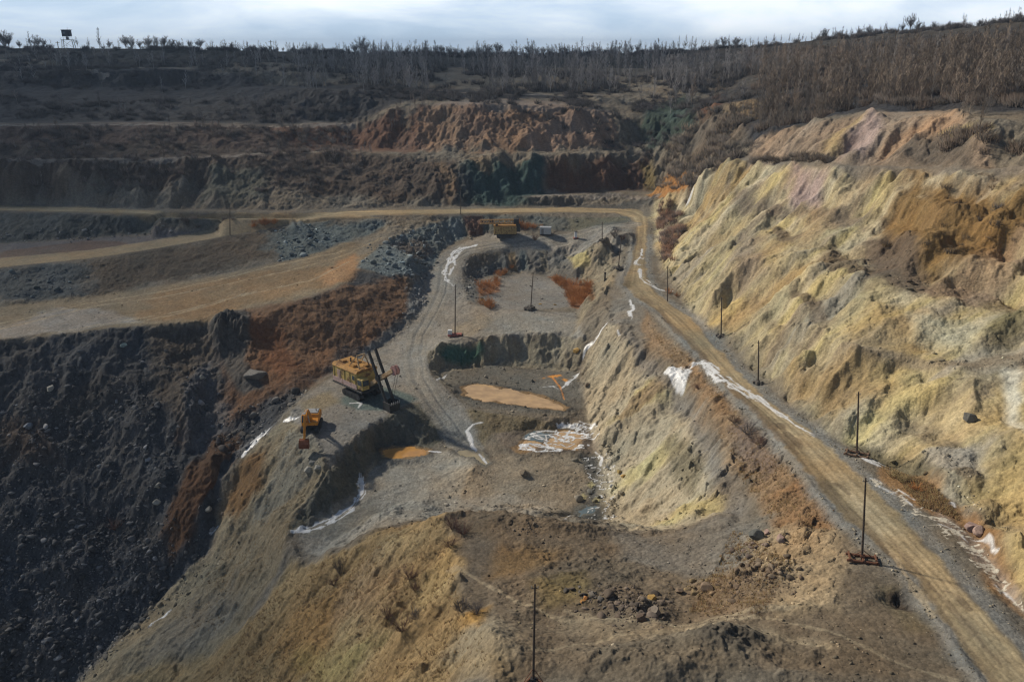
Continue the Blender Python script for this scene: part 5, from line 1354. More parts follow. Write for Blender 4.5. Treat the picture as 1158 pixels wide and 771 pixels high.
plants([(840, 60), (1158, 36), (1200, 60), (1200, 130), (1079, 122), (979, 122), (860, 150)], 0.200, 1.5, 3.5, 'b', BROWN, .2)
plants([(820, 118), (930, 120), (985, 122), (930, 138), (880, 150), (850, 165), (820, 140)], 0.151, 3, 7.5, 's', (.21, .175, .14), .1)
plants([(755, 170), (800, 125), (850, 125), (850, 170), (830, 182), (800, 198), (760, 215)], 0.240, 1.2, 4, 'b', (.13, .105, .085), .1)
plants([(755, 170), (800, 125), (850, 130), (845, 170), (790, 200)], 0.050, 2.5, 6, 's', (.17, .14, .11), .1)
plants([(1010, 168), (1060, 150), (1100, 150), (1158, 150), (1158, 186), (1090, 190), (1000, 186)], 0.880, 1.2, 3.5, 'b', (.14, .105, .08), .1)
plants([(1080, 126), (1158, 126), (1158, 186), (1100, 190)], 0.101, 3, 7, 's', (.2, .16, .125), .1)
plants([(850, 186), (1086, 197), (1158, 193), (1158, 188), (1086, 192), (850, 180)], 1.000, 1, 2.4, 'b', (.12, .095, .075), .1)
plants([(1000, 292), (990, 250), (1010, 212), (1158, 204), (1158, 262), (1085, 300)], 0.080, .8, 1.8, 'b', (.13, .09, .05), .1)
plants([(744, 240), (770, 232), (775, 250), (762, 300), (752, 300)], 0.720, 1, 2.6, 'b', (.20, .11, .07), .1)
plants([(735, 205), (780, 180), (800, 200), (770, 220)], 0.240, 1, 2.5, 'b', (.15, .12, .09), .1)
plants([(200, 248), (330, 246), (310, 254), (200, 256)], 0.120, 1, 2, 'b', (.14, .10, .08), .1)
# keep the largest seen ones as individuals, the rest is one thicket
def seen_px(t):
    return t[2] / math.hypot(t[0], t[1])
saps = sorted([t for t in TX if t[3] == 's'], key=seen_px, reverse=True)
rest_s = saps[300 - n_ind:]
for t in saps[:300 - n_ind]:
    u_ = t[0] / t[1]
    i = random.randrange(5); k = t[2] / 7.5
    left = u_ < .12
    mat = M_PALE if left else M_WARM
    place('sapling', ('sapling', i, mat.name), SAP[i], mat, t[0], t[1], (k * 1.2, k * 1.2, k),
          'slender bare grey sapling on the upper terraces of the far wall' if left else 'slender bare tan sapling on the wooded slope above the yellow wall', 'tree',
          'grey saplings on the far terraces' if left else 'tan saplings above the yellow wall')
def merge(name, items, label):
    Vs, Fs, Cs, off = [], [], [], 0
    for t in items:
        V, Fc = (SAP2[random.randrange(5)] if t[3] == 's' else TUF[random.randrange(6)])
        k = t[2] / (7.5 if t[3] == 's' else 1.0); a = random.uniform(0, 6.28); ca, sa = math.cos(a) * k * 1.2, math.sin(a) * k * 1.2
        W = np.empty_like(V); W[:, 0] = V[:, 0] * ca - V[:, 1] * sa + t[0]; W[:, 1] = V[:, 0] * sa + V[:, 1] * ca + t[1]; W[:, 2] = V[:, 2] * k + ground_z(t[0], t[1])
        Vs.append(W); Fs.append(Fc + off); off += len(V)
        tint = np.array(t[4]); gq = random.uniform(0, .8); tint = tint * (1 - gq) + np.array([tint.mean() * f_ for f_ in (1.02, 1.0, 1.0)]) * gq
        Cs.append(np.tile(tint * random.uniform(.55, 1.6), (len(V), 1)))
    o = bulk_mesh(name, np.concatenate(Vs), np.concatenate(Fs), MTH, np.concatenate(Cs))
    o['kind'] = 'stuff'; o['label'] = label; o['category'] = 'trees' if 'sapling' in name else 'brush'
    print(name, len(items), off)
merge('sapling_thicket', rest_s, 'bare leafless saplings growing in a dense thicket on the far terraces')
merge('brushwood', [t for t in TX if t[3] == 'b'], 'low bare brush covering the far terraces and ledges')
print('trees', time.time() - T0)

# near and middle shrubs, one by one
def shrub(u, v, h, mat, label, group=None, wide=1.3, name='bare_shrub', seed=0):
    p = ground_at(u, v); t, b = branch_mesh('shrub', 300 + seed, h, 1.6)
    e_ = empty(name, p, random.uniform(0, 6)); e_.scale = (wide, wide, 1); tag(e_, label, 'shrub', group)
    for nm, VF in (('stems', t), ('twigs', b)):
        me = bpy.data.meshes.new(nm); me.from_pydata(VF[0].tolist(), [], VF[1].tolist()); me.materials.append(mat)
        o = bpy.data.objects.new(nm, me); COL.objects.link(o); o.parent = e_
shrub(512, 598, 2.2, M_RED, 'reddish bare shrub at the tip of the near crest, nearest the flat', seed=1)
shrub(524, 604, 2.0, M_RED, 'dark bare shrub just right of the near crest tip', seed=2)
shrub(508, 618, 1.6, M_RED, 'small bare shrub on the near crest below its tip', seed=3)
shrub(522, 690, 1.9, M_DARK, 'dark twiggy shrub in the notch of the near ridge', seed=4)
shrub(538, 694, 1.5, M_DARK, 'low dark shrub right of the notch of the near ridge', seed=5)
shrub(455, 712, 2.1, M_RED, 'large brown bare shrub on the yellow near slope', seed=6)
shrub(438, 700, 1.7, M_RED, 'brown bare shrub left of the largest shrub on the near slope', seed=7)
shrub(470, 700, 1.5, M_DARK, 'low dark shrub right of the largest shrub on the near slope', seed=8)
shrub(464, 655, 1.8, M_RED, 'thin purplish shrub high on the near slope under the crest', seed=9)
shrub(385, 650, 3.4, M_DARK, 'tall thin bare shrub at the left end of the near crest line', wide=.6, seed=10)
shrub(378, 662, 1.6, M_RED, 'low reddish shrub at the foot of the tall thin shrub', seed=11)
shrub(470, 668, 1.3, M_RED, 'small purplish shrub on the near slope below the crest', seed=12)
shrub(845, 490, 2.0, M_DARK, 'wide dark shrub on the rusty bank beside the haul road', seed=13, wide=2.0)
shrub(858, 503, 1.6, M_RED, 'brown shrub below the wide dark shrub beside the haul road', seed=14, wide=1.6)
shrub(830, 478, 1.4, M_RED, 'small brown shrub above the wide dark shrub by the haul road', seed=15, wide=1.6)
shrub(790, 440, 1.2, M_RED, 'low rusty shrub between the white ice patch and the haul road', seed=16, wide=1.8)
shrub(695, 270, 3.6, M_DARK, 'dark bushy shrub on the mound beside the far bend of the road', seed=17, wide=1.0)
shrub(704, 272, 2.0, M_RED, 'reddish shrub right of the dark bushy one on the mound', seed=18)
shrub(757, 332, 1.8, M_RUST, 'rust coloured shrub at the foot of the pole by the yellow wall', seed=19)
shrub(766, 336, 1.5, M_RUST, 'small rusty shrub right of the roadside pole under the yellow wall', seed=20)
shrub(130, 600, 2.4, M_RED, 'thin greyish shrub alone in the blue scree', seed=21, wide=1.4)
shrub(605, 272, 2.2, M_RED, 'low brown shrub on the track edge below the silver shed', seed=22)
shrub(1020, 545, 1.5, M_STRAW, 'straw coloured bush in the orange ditch beside the haul road', seed=23, wide=1.6)
shrub(1008, 538, 1.3, M_STRAW, 'small straw bush nearest the sled of the pole in the ditch', seed=24, wide=1.6)
shrub(1036, 555, 1.2, M_RUST, 'rusty bush at the lower end of the orange ditch', seed=25, wide=1.8)
# rusty scrub in the upper pit
def scrub_zone(px, n, label, group):
    P = to_world(px); xs = [p[0] for p in P]; ya = [p[1] for p in P]; k = 0
    while k < n:
        x, y = random.uniform(min(xs), max(xs)), random.uniform(min(ya), max(ya))
        if sdpoly(np.array([x]), np.array([y]), P)[0] > 0: continue
        i = random.randrange(4); s_ = random.uniform(.45, .9)
        place('rusty_shrub', ('rusty_shrub', i), SHR[i], M_RUST, x, y, (s_ * 1.7, s_ * 1.7, s_), label, 'shrub', group); k += 1
scrub_zone([(622, 314), (668, 322), (666, 340), (645, 348), (636, 330)], 62, 'rust orange shrub in the dense patch at the right end of the upper pit', 'rusty shrubs at the right end of the upper pit')
scrub_zone([(541, 322), (562, 315), (566, 328), (545, 335)], 16, 'rust orange shrub in the small patch at the left end of the upper pit', 'rusty shrubs at the left end of the upper pit')
scrub_zone([(560, 306), (580, 303), (582, 309), (564, 314)], 8, 'rust orange shrub under the dark back wall of the upper pit', 'rusty shrubs under the back wall of the upper pit')
scrub_zone([(542, 343), (562, 342), (566, 350), (545, 351)], 10, 'rust orange shrub on the near rim of the upper pit', 'rusty shrubs on the near rim of the upper pit')
scrub_zone([(583, 254), (612, 254), (612, 259), (585, 260)], 12, 'rusty shrub behind the drilling rig by the silver shed', 'rusty shrubs behind the drilling rig')
scrub_zone([(282, 254), (312, 250), (312, 256), (286, 258)], 10, 'rusty shrub beside the junction of the two left roads', 'rusty shrubs at the road junction')
# dry grass and weeds
def grass(name, areas, label, n_tot, tints):
    Vs, Fs, Cs, off = [], [], [], 0
    for px, n, h in areas:
        P = to_world(px); xs = [p[0] for p in P]; ya = [p[1] for p in P]
        x = r_.uniform(min(xs), max(xs), n * 3); y = r_.uniform(min(ya), max(ya), n * 3)
        m = (sdpoly(x, y, P) < 0) & (fbm(x, y, 5, 3, 2) > r_.uniform(-.6, .5, n * 3)) & (sdpoly(x, y, road_poly) > 1)
        x, y = x[m][:n], y[m][:n]; z, _ = ground_z_arr(x, y); k = len(x)
        for bl in range(6):
            a = r_.uniform(0, 6.28, k); t = r_.uniform(.2, .9, k); hh = h * r_.uniform(.5, 1.3, k); w = .035
            bx, by = x + r_.normal(0, .1, k), y + r_.normal(0, .1, k)
            tx_, ty_, tz = bx + np.cos(a) * t * hh, by + np.sin(a) * t * hh, z + hh
            A = np.stack([bx - np.sin(a) * w, by + np.cos(a) * w, z - .05], -1); B = np.stack([bx + np.sin(a) * w, by - np.cos(a) * w, z - .05], -1); C = np.stack([tx_, ty_, tz], -1)
            D_ = np.stack([bx + np.cos(a) * w, by + np.sin(a) * w, z - .05], -1)
            Vs.append(np.stack([A, B, D_, C], 1).reshape(-1, 3))
            o4 = off + np.arange(k) * 4
            Fs.append(np.concatenate([np.stack([o4, o4 + 1, o4 + 3], 1), np.stack([o4 + 1, o4 + 2, o4 + 3], 1), np.stack([o4 + 2, o4, o4 + 3], 1)])); off += 4 * k
            Cs.append(np.repeat(np.array(tints)[r_.integers(0, len(tints), k)] * r_.uniform(.6, 1.4, (k, 1)), 4, 0))
    o = bulk_mesh(name, np.concatenate(Vs), np.concatenate(Fs), MTH, np.concatenate(Cs)); o['kind'] = 'stuff'; o['label'] = label; o['category'] = 'grass'
grass('dry_grass', [([(500, 592), (524, 690), (560, 771), (230, 771), (330, 650), (420, 618)], 7000, .35), ([(722, 355), (800, 420), (890, 530), (945, 600), (900, 620), (850, 560), (800, 460)], 2600, .3),
                    ([(330, 480), (350, 560), (320, 620), (240, 720), (200, 700), (260, 600)], 1500, .3), ([(830, 600), (900, 640), (860, 700), (780, 690)], 1500, .3), ([(1000, 525), (1050, 545), (1090, 590), (1040, 572)], 1200, .45)],
      'short dry grass and weeds on the banks and slopes', 0, [(.26, .19, .10), (.20, .12, .06), (.15, .09, .06), (.30, .24, .12)])
print('plants', time.time() - T0)
# ------------------------------------------------------------------ boulders that stand out
def boulder(u, v, size, col, label, seed, flat=.7, group=None, name='boulder', sink=.22):
    import bmesh
    p = ground_at(u, v); q = np.random.default_rng(seed)
    bm = bmesh.new(); bmesh.ops.create_icosphere(bm, subdivisions=4, radius=1.0)
    V = np.array([w.co[:] for w in bm.verts])
    d = q.normal(size=(12, 3)); d /= np.linalg.norm(d, axis=1)[:, None]
    for k in range(12):
        c = q.uniform(.5, .8); s_ = V @ d[k]; V = V - np.maximum(s_ - c, 0)[:, None] * d[k]
    V = V * (1 + .05 * fbm(V[:, 0] * 3 + seed, V[:, 1] * 3 + V[:, 2] * 2, 1, 3, 1)[:, None])
    V = V * np.array([1, q.uniform(.7, 1), flat]) * size / 2 * 1.25
    for w, c in zip(bm.verts, V): w.co = c
    me = bpy.data.meshes.new(name); bm.to_mesh(me); bm.free()
    me.materials.append(simple_mat('boulder_rock', col, .9, var=.3, scale=2.5))
    o = bpy.data.objects.new(name, me); COL.objects.link(o); o.location = p + Vector((0, 0, size * flat * (.22 - (sink - .22) * 2))); o.rotation_euler = (q.uniform(-.2, .2), q.uniform(-.2, .2), q.uniform(0, 6))
    tag(o, label, 'boulder', group)
LG, BR_, OC, PK_, DG = (.34, .33, .29), (.20, .15, .11), (.40, .26, .09), (.28, .20, .18), (.11, .115, .11)
boulder(349, 533, 1.9, LG, 'pale grey boulder nearest the cut edge, leftmost of the three below the excavator', 1)
boulder(359, 531, 1.7, LG, 'pale grey boulder on the cut edge, rightmost of the three below the excavator', 2)
boulder(353, 524, 1.4, (.25, .25, .23), 'grey boulder behind the other two below the excavator', 3)
boulder(290, 424, 5.4, (.17, .165, .155), 'huge grey rock slab half buried in the brown slope', 4, .7, sink=.40)
boulder(140, 392, 1.5, (.20, .27, .27), 'small bluish green boulder just below the crest at left', 9)
boulder(57, 441, 1.9, LG, 'pale boulder high on the blue scree slope', 10)
boulder(33, 485, 2.2, (.19, .22, .26), 'blue grey boulder at the left edge of the scree slope', 11)
boulder(179, 552, 1.7, LG, 'pale boulder at the scree edge left of the brown patch', 12)
boulder(177, 570, 1.6, LG, 'pale boulder below another, left of the brown patch', 13)
boulder(228, 428, 1.4, LG, 'pale boulder on the grey rib of the left slope', 14)
boulder(236, 578, 1.5, LG, 'light boulder in the stream at the lower tip of the brown patch', 15)
boulder(800, 667, 1.6, BR_, 'brown rounded boulder at the left end of the rubble on the near ground', 16)
boulder(768, 669, 1.1, BR_, 'brown block right of the big rubble heap', 17)
boulder(883, 612, 1.5, PK_, 'pinkish grey slab, right of the pair above the rubble by the rusty bank', 18)
boulder(867, 603, 1.2, PK_, 'pinkish slab, left of the pair above the rubble by the rusty bank', 19)
boulder(855, 607, 1.8, DG, 'dark grey block left of the pinkish slabs', 20)
boulder(741, 695, 1.6, (.19, .165, .14), 'big grey brown block at the front of the near rubble heap', 21, .8)
boulder(725, 701, 1.3, (.12, .09, .07), 'dark brown block left of the big block in the near rubble heap', 22, .8)
boulder(737, 678, .95, OC, 'ochre block on top of the near rubble heap', 23, .9)
boulder(662, 677, .75, (.48, .22, .07), 'orange stone at the left end of the near rubble heap', 24)
boulder(659, 681, .7, (.45, .24, .08), 'orange stone in front of another at the left end of the heap', 25)
boulder(705, 540, 1.3, OC, 'ochre boulder at the foot of the lit slope by the dark ditch', 26)
boulder(700, 535, 1.1, (.35, .27, .12), 'yellowish boulder behind the ochre one at the foot of the lit slope', 27)
boulder(664, 437, 1.5, (.20, .16, .12), 'brown boulder on the slope beside the long orange pond', 28)
boulder(652, 399, 1.5, OC, 'ochre upright block at the right rim of the middle pit', 29, 1.2)
boulder(1097, 598, 1.9, PK_, 'pinkish boulder in the ditch, left of the pair under the yellow wall', 30)
boulder(1108, 604, 1.8, (.30, .22, .19), 'pinkish brown boulder in the ditch, right of the pair under the yellow wall', 31)
boulder(592, 536, 1.6, (.15, .125, .095), 'dark lump of mud on the middle flat', 32, .5)
boulder(545, 340, 1.2, OC, 'ochre block at the lower left rim of the upper pit', 33)
boulder(611, 344, 1.1, OC, 'flat ochre stone on the floor of the upper pit beside the pole', 34, .4)
boulder(628, 345, 1.1, OC, 'flat ochre stone right of another on the floor of the upper pit', 35, .4)
boulder(1095, 475, 2.0, (.13, .13, .12), 'dark boulder stuck in the yellow wall', 36, .8)

# ------------------------------------------------------------------ power poles
M_WOOD = simple_mat('weathered_pole', (.075, .058, .048), .9, var=.35, scale=6)
M_RUSTY = simple_mat('rusty_steel', (.16, .075, .045), .85, var=.4, scale=5, rust=(.09, .04, .025))
M_BLACK = simple_mat('black_rubber', (.03, .03, .032), .85, var=.3)
M_INS = simple_mat('insulator', (.35, .33, .30), .4)
M_TIMBER = simple_mat('old_timber', (.17, .11, .075), .9, var=.4, scale=4)
M_REDP = simple_mat('faded_red_paint', (.33, .10, .085), .7, var=.3, rust=(.12, .06, .04))
M_WHITE = simple_mat('white_paint', (.62, .65, .68), .6, var=.15, rust=(.3, .25, .2), rust_amt=.1)
def power_pole(u, v, utop, vtop, base, label, w=.17, rz=0.0, bs=1.0, arm=True, bmat=None):
    p = ground_at(u, v); t = Vector(at_y(utop, vtop, p.y)) - p
    root = empty('power_pole', p); tag(root, label, 'pole')
    MB().tube([(0, 0, -.5), tuple(t * .5), tuple(t)], [w, w * .85, w * .65], 10).build('post', M_WOOD, root, smooth_=False)
    d = t.normalized()
    if arm:
        b = MB(); top = t - d * .5
        b.bar(top + Vector((-.35, 0, 0)), top + Vector((.35, 0, .05)), .07)
        a = b.build('bracket', M_WOOD, root)
        for s_ in (-.3, .3): MB().tube([top + Vector((s_, 0, .04)), top + Vector((s_, 0, .28))], [.05, .035], 8).build('insulator', M_INS, root)
    rot = Matrix.Rotation(rz, 4, 'Z')
    def add(bb, nm, mat):
        o = bb.build(nm, mat, root, bevel=.02); o.matrix_local = rot @ Matrix.Scale(bs, 4)
    if base == 'sled':
        for s_ in (-1, 1): add(MB().tube([(-2.3, s_ * .85, .22), (2.3, s_ * .85, .22)], .22, 10), 'skid_pipe', bmat or M_RUSTY)
        for x_ in (-1.9, 0, 1.9): add(MB().box((x_, 0, .5), (.28, 2.3, .22)), 'cross_beam', bmat or M_RUSTY)
        add(MB().box((0, 0, .75), (.6, .7, .4)).bar((-1.4, 0, .6), (0, 0, 1.7), .1).bar((1.4, 0, .6), (0, 0, 1.7), .1), 'socket', bmat or M_RUSTY)
    elif base == 'tri':
        a, b_, c = (-1.9, -1.6, .2), (1.9, -1.6, .2), (0, .9, .2)
        for s_, e_ in ((a, c), (b_, c), (a, b_)): add(MB().bar(s_, e_, .24, .2), 'frame_beam', bmat or M_RUSTY)
        for s_ in (a, b_, c): add(MB().bar((s_[0] * .9, s_[1] * .9, .3), (0, 0, 2.1), .1), 'brace', bmat or M_RUSTY)
        add(MB().box((0, 0, .35), (.7, .7, .4)), 'socket', M_BLACK)
    elif base == 'drum':
        add(MB().box((0, 0, .25), (2.6, 1.3, .35)), 'base_plate', bmat or M_REDP)
        add(MB().box((-.9, 0, .8), (.8, .8, .8)), 'switch_box', M_WHITE)
    elif base == 'heap':
        q = random.Random(int(u)); bb = MB()
        for k in range(16):
            a = q.uniform(0, 6.28); r = q.uniform(.2, 1.1)
            bb.box((math.cos(a) * r, math.sin(a) * r, .15 + .35 * (1 - r)), (q.uniform(.4, .8), q.uniform(.3, .6), q.uniform(.3, .5)), Matrix.Rotation(q.uniform(0, 6), 3, (q.random(), q.random(), 1)))
        add(bb, 'stone_footing', simple_mat('footing_stone', (.12, .11, .10), .95))
    return root
power_pole(603, 771, 605, 660, 'tri', 'tall dark power pole on a rusty triangular frame at the bottom of the photo', w=.14, bs=.8)
power_pole(975, 633, 979, 540, 'sled', 'power pole on a rusty rectangular sled left of the haul road', rz=-.25, w=.15, bs=.82)
power_pole(969, 515, 971, 443, 'sled', 'power pole on a rusty sled in the ditch right of the haul road', rz=-.5, w=.17, bs=.85, bmat=M_TIMBER)
power_pole(857.5, 434, 858, 385, 'heap', 'power pole right of the haul road beside its long white ice strip', w=.17)
power_pole(815.5, 381, 816, 336, 'heap', 'power pole at the foot of the yellow wall, second beyond the ice strip', w=.17)
power_pole(755, 341, 755, 301, 'none', 'power pole beside the rusty shrubs where the haul road bends', w=.16)
power_pole(699, 304, 703, 268, 'heap', 'slightly leaning power pole on the shoulder right of the upper pit', w=.16, bs=1.3)
power_pole(681, 273, 681, 251, 'heap', 'short power pole on the mound near the far road bend', w=.16)
power_pole(600, 350, 603, 308, 'heap', 'leaning power pole on stones at the near rim of the upper pit', w=.17, bs=1.7)
power_pole(514.5, 380, 515, 322, 'drum', 'tall power pole on a faded red base with a white box, between the two pits', w=.18, bs=1.5)
power_pole(521, 243, 521, 212, 'none', 'power pole beside the far road in front of the green rock face', w=.17)
power_pole(260, 266, 260, 234, 'none', 'power pole beside the lower left road', w=.17)
for u, v0, v1, lb in ((307, 58, 46, 'dark power pole alone on the left skyline'), (395, 61, 52, 'short power pole on the skyline left of the paired round trees'), (660, 63, 52, 'thin pole on the skyline above the orange rock face'), (700, 62, 52, 'thin pole on the skyline right of the orange rock face'), (66, 56, 47, 'short post on the skyline left of the watchtower'), (367, 61, 55, 'small post on the skyline between two poles')):
    x_, y_ = on_sky(u, 0); z_ = ground_z(x_, y_); top = at_y(u, v1, y_)
    r_e = empty('power_pole', (x_, y_, z_)); tag(r_e, lb, 'pole'); h_ = max(3, top[2] - z_)
    MB().tube([(0, 0, -.5), (0, 0, h_)], [.28, .2], 6).build('post', M_WOOD, r_e); MB().bar((-1.2, 0, h_ - .8), (1.2, 0, h_ - .8), .22).build('crossarm', M_WOOD, r_e)
# small dark post on the shoulder
p = ground_at(684, 318); o = MB().tube([(0, 0, -.3), (0, 0, 2.6)], [.28, .22], 8).box((0, 0, 2.6), (.6, .5, .5)).build('marker_post', M_BLACK); o.location = p; tag(o, 'short dark post standing on the shoulder above the upper pit', 'post')

# ------------------------------------------------------------------ watchtower
x_, y_ = on_sky(78, -2); z_ = ground_z(x_, y_)
wt = empty('watchtower', (x_, y_, z_), .2); tag(wt, 'dark watchtower cabin on a pale open frame on the left skyline', 'watchtower')
M_NAVY = simple_mat('dark_cladding', (.035, .042, .06), .7); M_PST = simple_mat('pale_steel', (.22, .23, .24), .7)
for sx_ in (-1, 1):
    for sy_ in (-1, 1): MB().bar((sx_ * 3.4, sy_ * 2.2, -1), (sx_ * 2.8, sy_ * 1.8, 4.6), .3).build('leg', M_PST, wt)
MB().box((0, 0, 4.7), (6.6, 4.4, .25)).build('platform', M_PST, wt)
b = MB()
for sx_ in (-1, 1): b.bar((sx_ * 3.3, -2.2, .2), (-sx_ * 2.8, -1.8, 4.5), .12)
b.build('cross_brace', M_PST, wt)
b = MB(); b.bar((-3.2, -2.1, 5.8), (3.2, -2.1, 5.8), .1)
for x2 in (-3.2, -1.6, 0, 1.6, 3.2): b.bar((x2, -2.1, 4.8), (x2, -2.1, 5.8), .1)
b.build('railing', M_PST, wt)
MB().box((0, 0, 5.6), (1.3, 1.3, 1.8)).build('column', M_NAVY, wt)
cb_ = MB().box((0, 0, 8.4), (4.6, 4.0, 3.6)).build('cabin', M_NAVY, wt)
MB().box((-.9, -2.02, 8.7), (1.2, .08, 1.1)).build('window', simple_mat('tower_glass', (.10, .13, .18), .2), cb_)
MB().box((.2, 0, 10.35), (5.4, 4.6, .25)).build('roof', M_NAVY, wt)
MB().tube([(.8, 0, 10.4), (.8, 0, 12.2)], .06, 6).build('antenna', M_PST, wt)

# ------------------------------------------------------------------ excavator
M_ORG = simple_mat('orange_paint', (.62, .25, .025), .5, var=.15, scale=1.5, rust=(.22, .10, .04), rust_amt=.12)
M_DKG = simple_mat('dark_machine', (.04, .042, .045), .6, var=.3)
M_GLS = simple_mat('cab_glass', (.05, .07, .09), .12, spec=.6)
M_BUCK = simple_mat('rusty_bucket', (.17, .06, .03), .8, var=.4, scale=3)
M_GREYT = simple_mat('grey_cover', (.33, .34, .35), .6)
def track(L_, H_, W_, x_, mat, root, nm='track', zoff=0):
    n = 12; prof = []
    r = H_ / 2
    for k in range(n + 1): a = -math.pi / 2 + math.pi * k / n; prof.append((L_ / 2 - r + r * math.cos(a), r + r * math.sin(a)))
    for k in range(n + 1): a = math.pi / 2 + math.pi * k / n; prof.append((-L_ / 2 + r + r * math.cos(a), r + r * math.sin(a)))
    b = MB().prism([(a_, c_ + zoff) for a_, c_ in prof], x_ - W_ / 2, x_ + W_ / 2, 'x')
    for k in range(int(L_ / .3)):
        y_ = -L_ / 2 + r + k * .3
        if y_ < L_ / 2 - r: b.box((x_, y_, H_ + zoff + .015), (W_ + .04, .10, .05))
    o = b.build(nm, mat, root)
    for k in range(5):
        y_ = -L_ / 2 + r + (L_ - 2 * r) * k / 4; s_ = 1 if x_ > 0 else -1
        MB().tube([(x_ + s_ * (W_ / 2 - .02), y_, r + zoff), (x_ + s_ * (W_ / 2 + .06), y_, r + zoff)], r * (.7 if k in (0, 4) else .4), 12).build('track_wheel', M_DKG, o)
    return o
def settle(root, off=0.0): root.location.z += off
ex_p = ground_at(353, 484)
ex = empty('excavator', ex_p, R(3)); ex.scale = (1.3, 1.55, 1.35); tag(ex, 'orange tracked excavator with its bucket lowered towards the cut edge', 'excavator')
# -Y is forward
for s_ in (-1, 1): track(4.4, .95, .6, s_ * 1.2, M_DKG, ex)
MB().box((0, 0, .7), (1.8, 2.2, .4)).tube([(0, 0, .9), (0, 0, 1.2)], .9, 20).build('undercarriage', M_DKG, ex)
up = MB().prism([(-1.6, 1.2), (1.9, 1.2), (2.35, 1.5), (2.35, 2.2), (1.9, 2.45), (.2, 2.45), (-.2, 1.9), (-1.6, 1.75)], -1.35, 1.35, 'x').build('upper_body', M_ORG, ex, bevel=.06)
MB().box((0, 1.2, 2.5), (2.2, 1.6, .16)).build('engine_cover', M_GREYT, up, bevel=.04)
MB().tube([(.7, 1.1, 2.5), (.7, 1.1, 3.0)], .07, 8).build('exhaust', M_DKG, up)
cab = MB().prism([(-1.75, 1.25), (-.2, 1.25), (-.2, 3.0), (-1.25, 3.0), (-1.75, 2.3)], -1.33, -.35, 'x').build('cab', M_ORG, ex, bevel=.05)
MB().prism([(-1.80, 1.9), (-1.80, 2.3), (-1.32, 2.92), (-1.26, 2.92), (-1.74, 2.3), (-1.74, 1.9)], -1.22, -.46, 'x').build('windscreen', M_GLS, cab)
MB().box((-1.345, -.8, 2.35), (.04, .85, .8)).build('side_window', M_GLS, cab); MB().box((-.84, -.72, 3.03), (.8, .7, .06)).build('roof_panel', M_GREYT, cab)
MB().prism([(-.9, 1.6), (-.5, 2.3), (-2.6, 4.75), (-3.2, 4.9), (-5.2, 4.35), (-5.1, 3.85), (-3.1, 4.2), (-2.5, 4.0)], -.05, .35, 'x').build('boom', M_ORG, ex, bevel=.04)
MB().bar((.15, -1.9, 2.0), (.15, -3.0, 4.0), .16).build('boom_cylinder', M_GREYT, ex)
MB().prism([(-4.6, 4.9), (-5.1, 4.9), (-6.7, 1.5), (-6.3, 1.3), (-4.9, 3.9)], 0, .3, 'x').build('stick', M_ORG, ex, bevel=.03)
MB().bar((.15, -3.4, 5.0), (.15, -4.8, 4.95), .14).build('stick_cylinder', M_GREYT, ex)
bk = MB().prism([(-6.3, 1.5), (-6.9, 1.45), (-7.3, 1.0), (-7.35, .45), (-7.0, .05), (-6.3, 0), (-6.35, .1), (-6.9, .2), (-7.15, .55), (-7.1, .95), (-6.8, 1.25), (-6.3, 1.35)], -.65, .85, 'x')
bk.prism([(-6.3, 1.5), (-6.9, 1.45), (-7.3, 1.0), (-7.35, .45), (-7.0, .05), (-6.3, 0)], -.68, -.62, 'x').prism([(-6.3, 1.5), (-6.9, 1.45), (-7.3, 1.0), (-7.35, .45), (-7.0, .05), (-6.3, 0)], .82, .88, 'x')
bko = bk.build('bucket', M_BUCK, ex)
for k in range(5): MB().bar((-.55 + k * .33, -6.35, .03), (-.55 + k * .33, -6.05, -.02), .1, .05).build('tooth', M_DKG, bko)

# ------------------------------------------------------------------ mining shovel
M_YEL = simple_mat('faded_yellow_paint', (.46, .35, .125), .7, var=.3, scale=1.2, rust=(.17, .10, .05), rust_amt=.5)
M_ROOF = simple_mat('rusty_roof', (.39, .215, .065), .75, var=.3, scale=.9, rust=(.17, .09, .035), rust_amt=.5)
M_SKRT = simple_mat('pinkish_skirt', (.46, .34, .32), .7, var=.2, scale=1.2, rust=(.2, .12, .08), rust_amt=.3)
M_BOOM = simple_mat('pale_boom', (.44, .32, .19), .7, var=.2, scale=1.2, rust=(.25, .13, .06), rust_amt=.4)
sp_ = ground_at(409, 446)
sh_ = empty('mining_shovel', sp_, R(-44)); sh_.scale = (1.18, 1.2, 1.22); tag(sh_, 'large yellow mining shovel with a rusty roof parked on the grey bench', 'mining shovel')
# +X is forward
for s_ in (-1, 1):
    o = track(6.2, 1.3, 1.1, s_ * 2.1, M_DKG, sh_); o.matrix_local = Matrix.Rotation(R(90), 4, 'Z')
MB().box((0, 0, 1.1), (4.2, 3.2, .9)).tube([(0, 0, 1.4), (0, 0, 1.9)], 1.9, 24).build('undercarriage', M_DKG, sh_, bevel=.05)
MB().box((-1.2, 0, 2.05), (10.2, 5.4, .35)).build('deck', M_DKG, sh_, bevel=.04)
hs = MB().box((-1.9, 0, 3.9), (8.4, 5.2, 3.4)).build('machine_house', M_YEL, sh_, bevel=.1)
for s_ in (-1, 1):
    MB().box((-1.9, s_ * 2.64, 2.85), (8.3, .08, 1.0)).build('side_skirt', M_SKRT, hs)
    for k in range(5): MB().box((-5.6 + k * 1.85, s_ * 2.66, 4.45), (.09, .09, 2.2)).build('rib', M_YEL, hs)
    MB().box((1.35, s_ * 2.63, 4.6), (1.0, .07, .9)).build('window', M_GLS, hs)
    MB().box((-3.8, s_ * 2.64, 4.2), (1.0, .07, 1.9)).build('door', M_SKRT, hs)
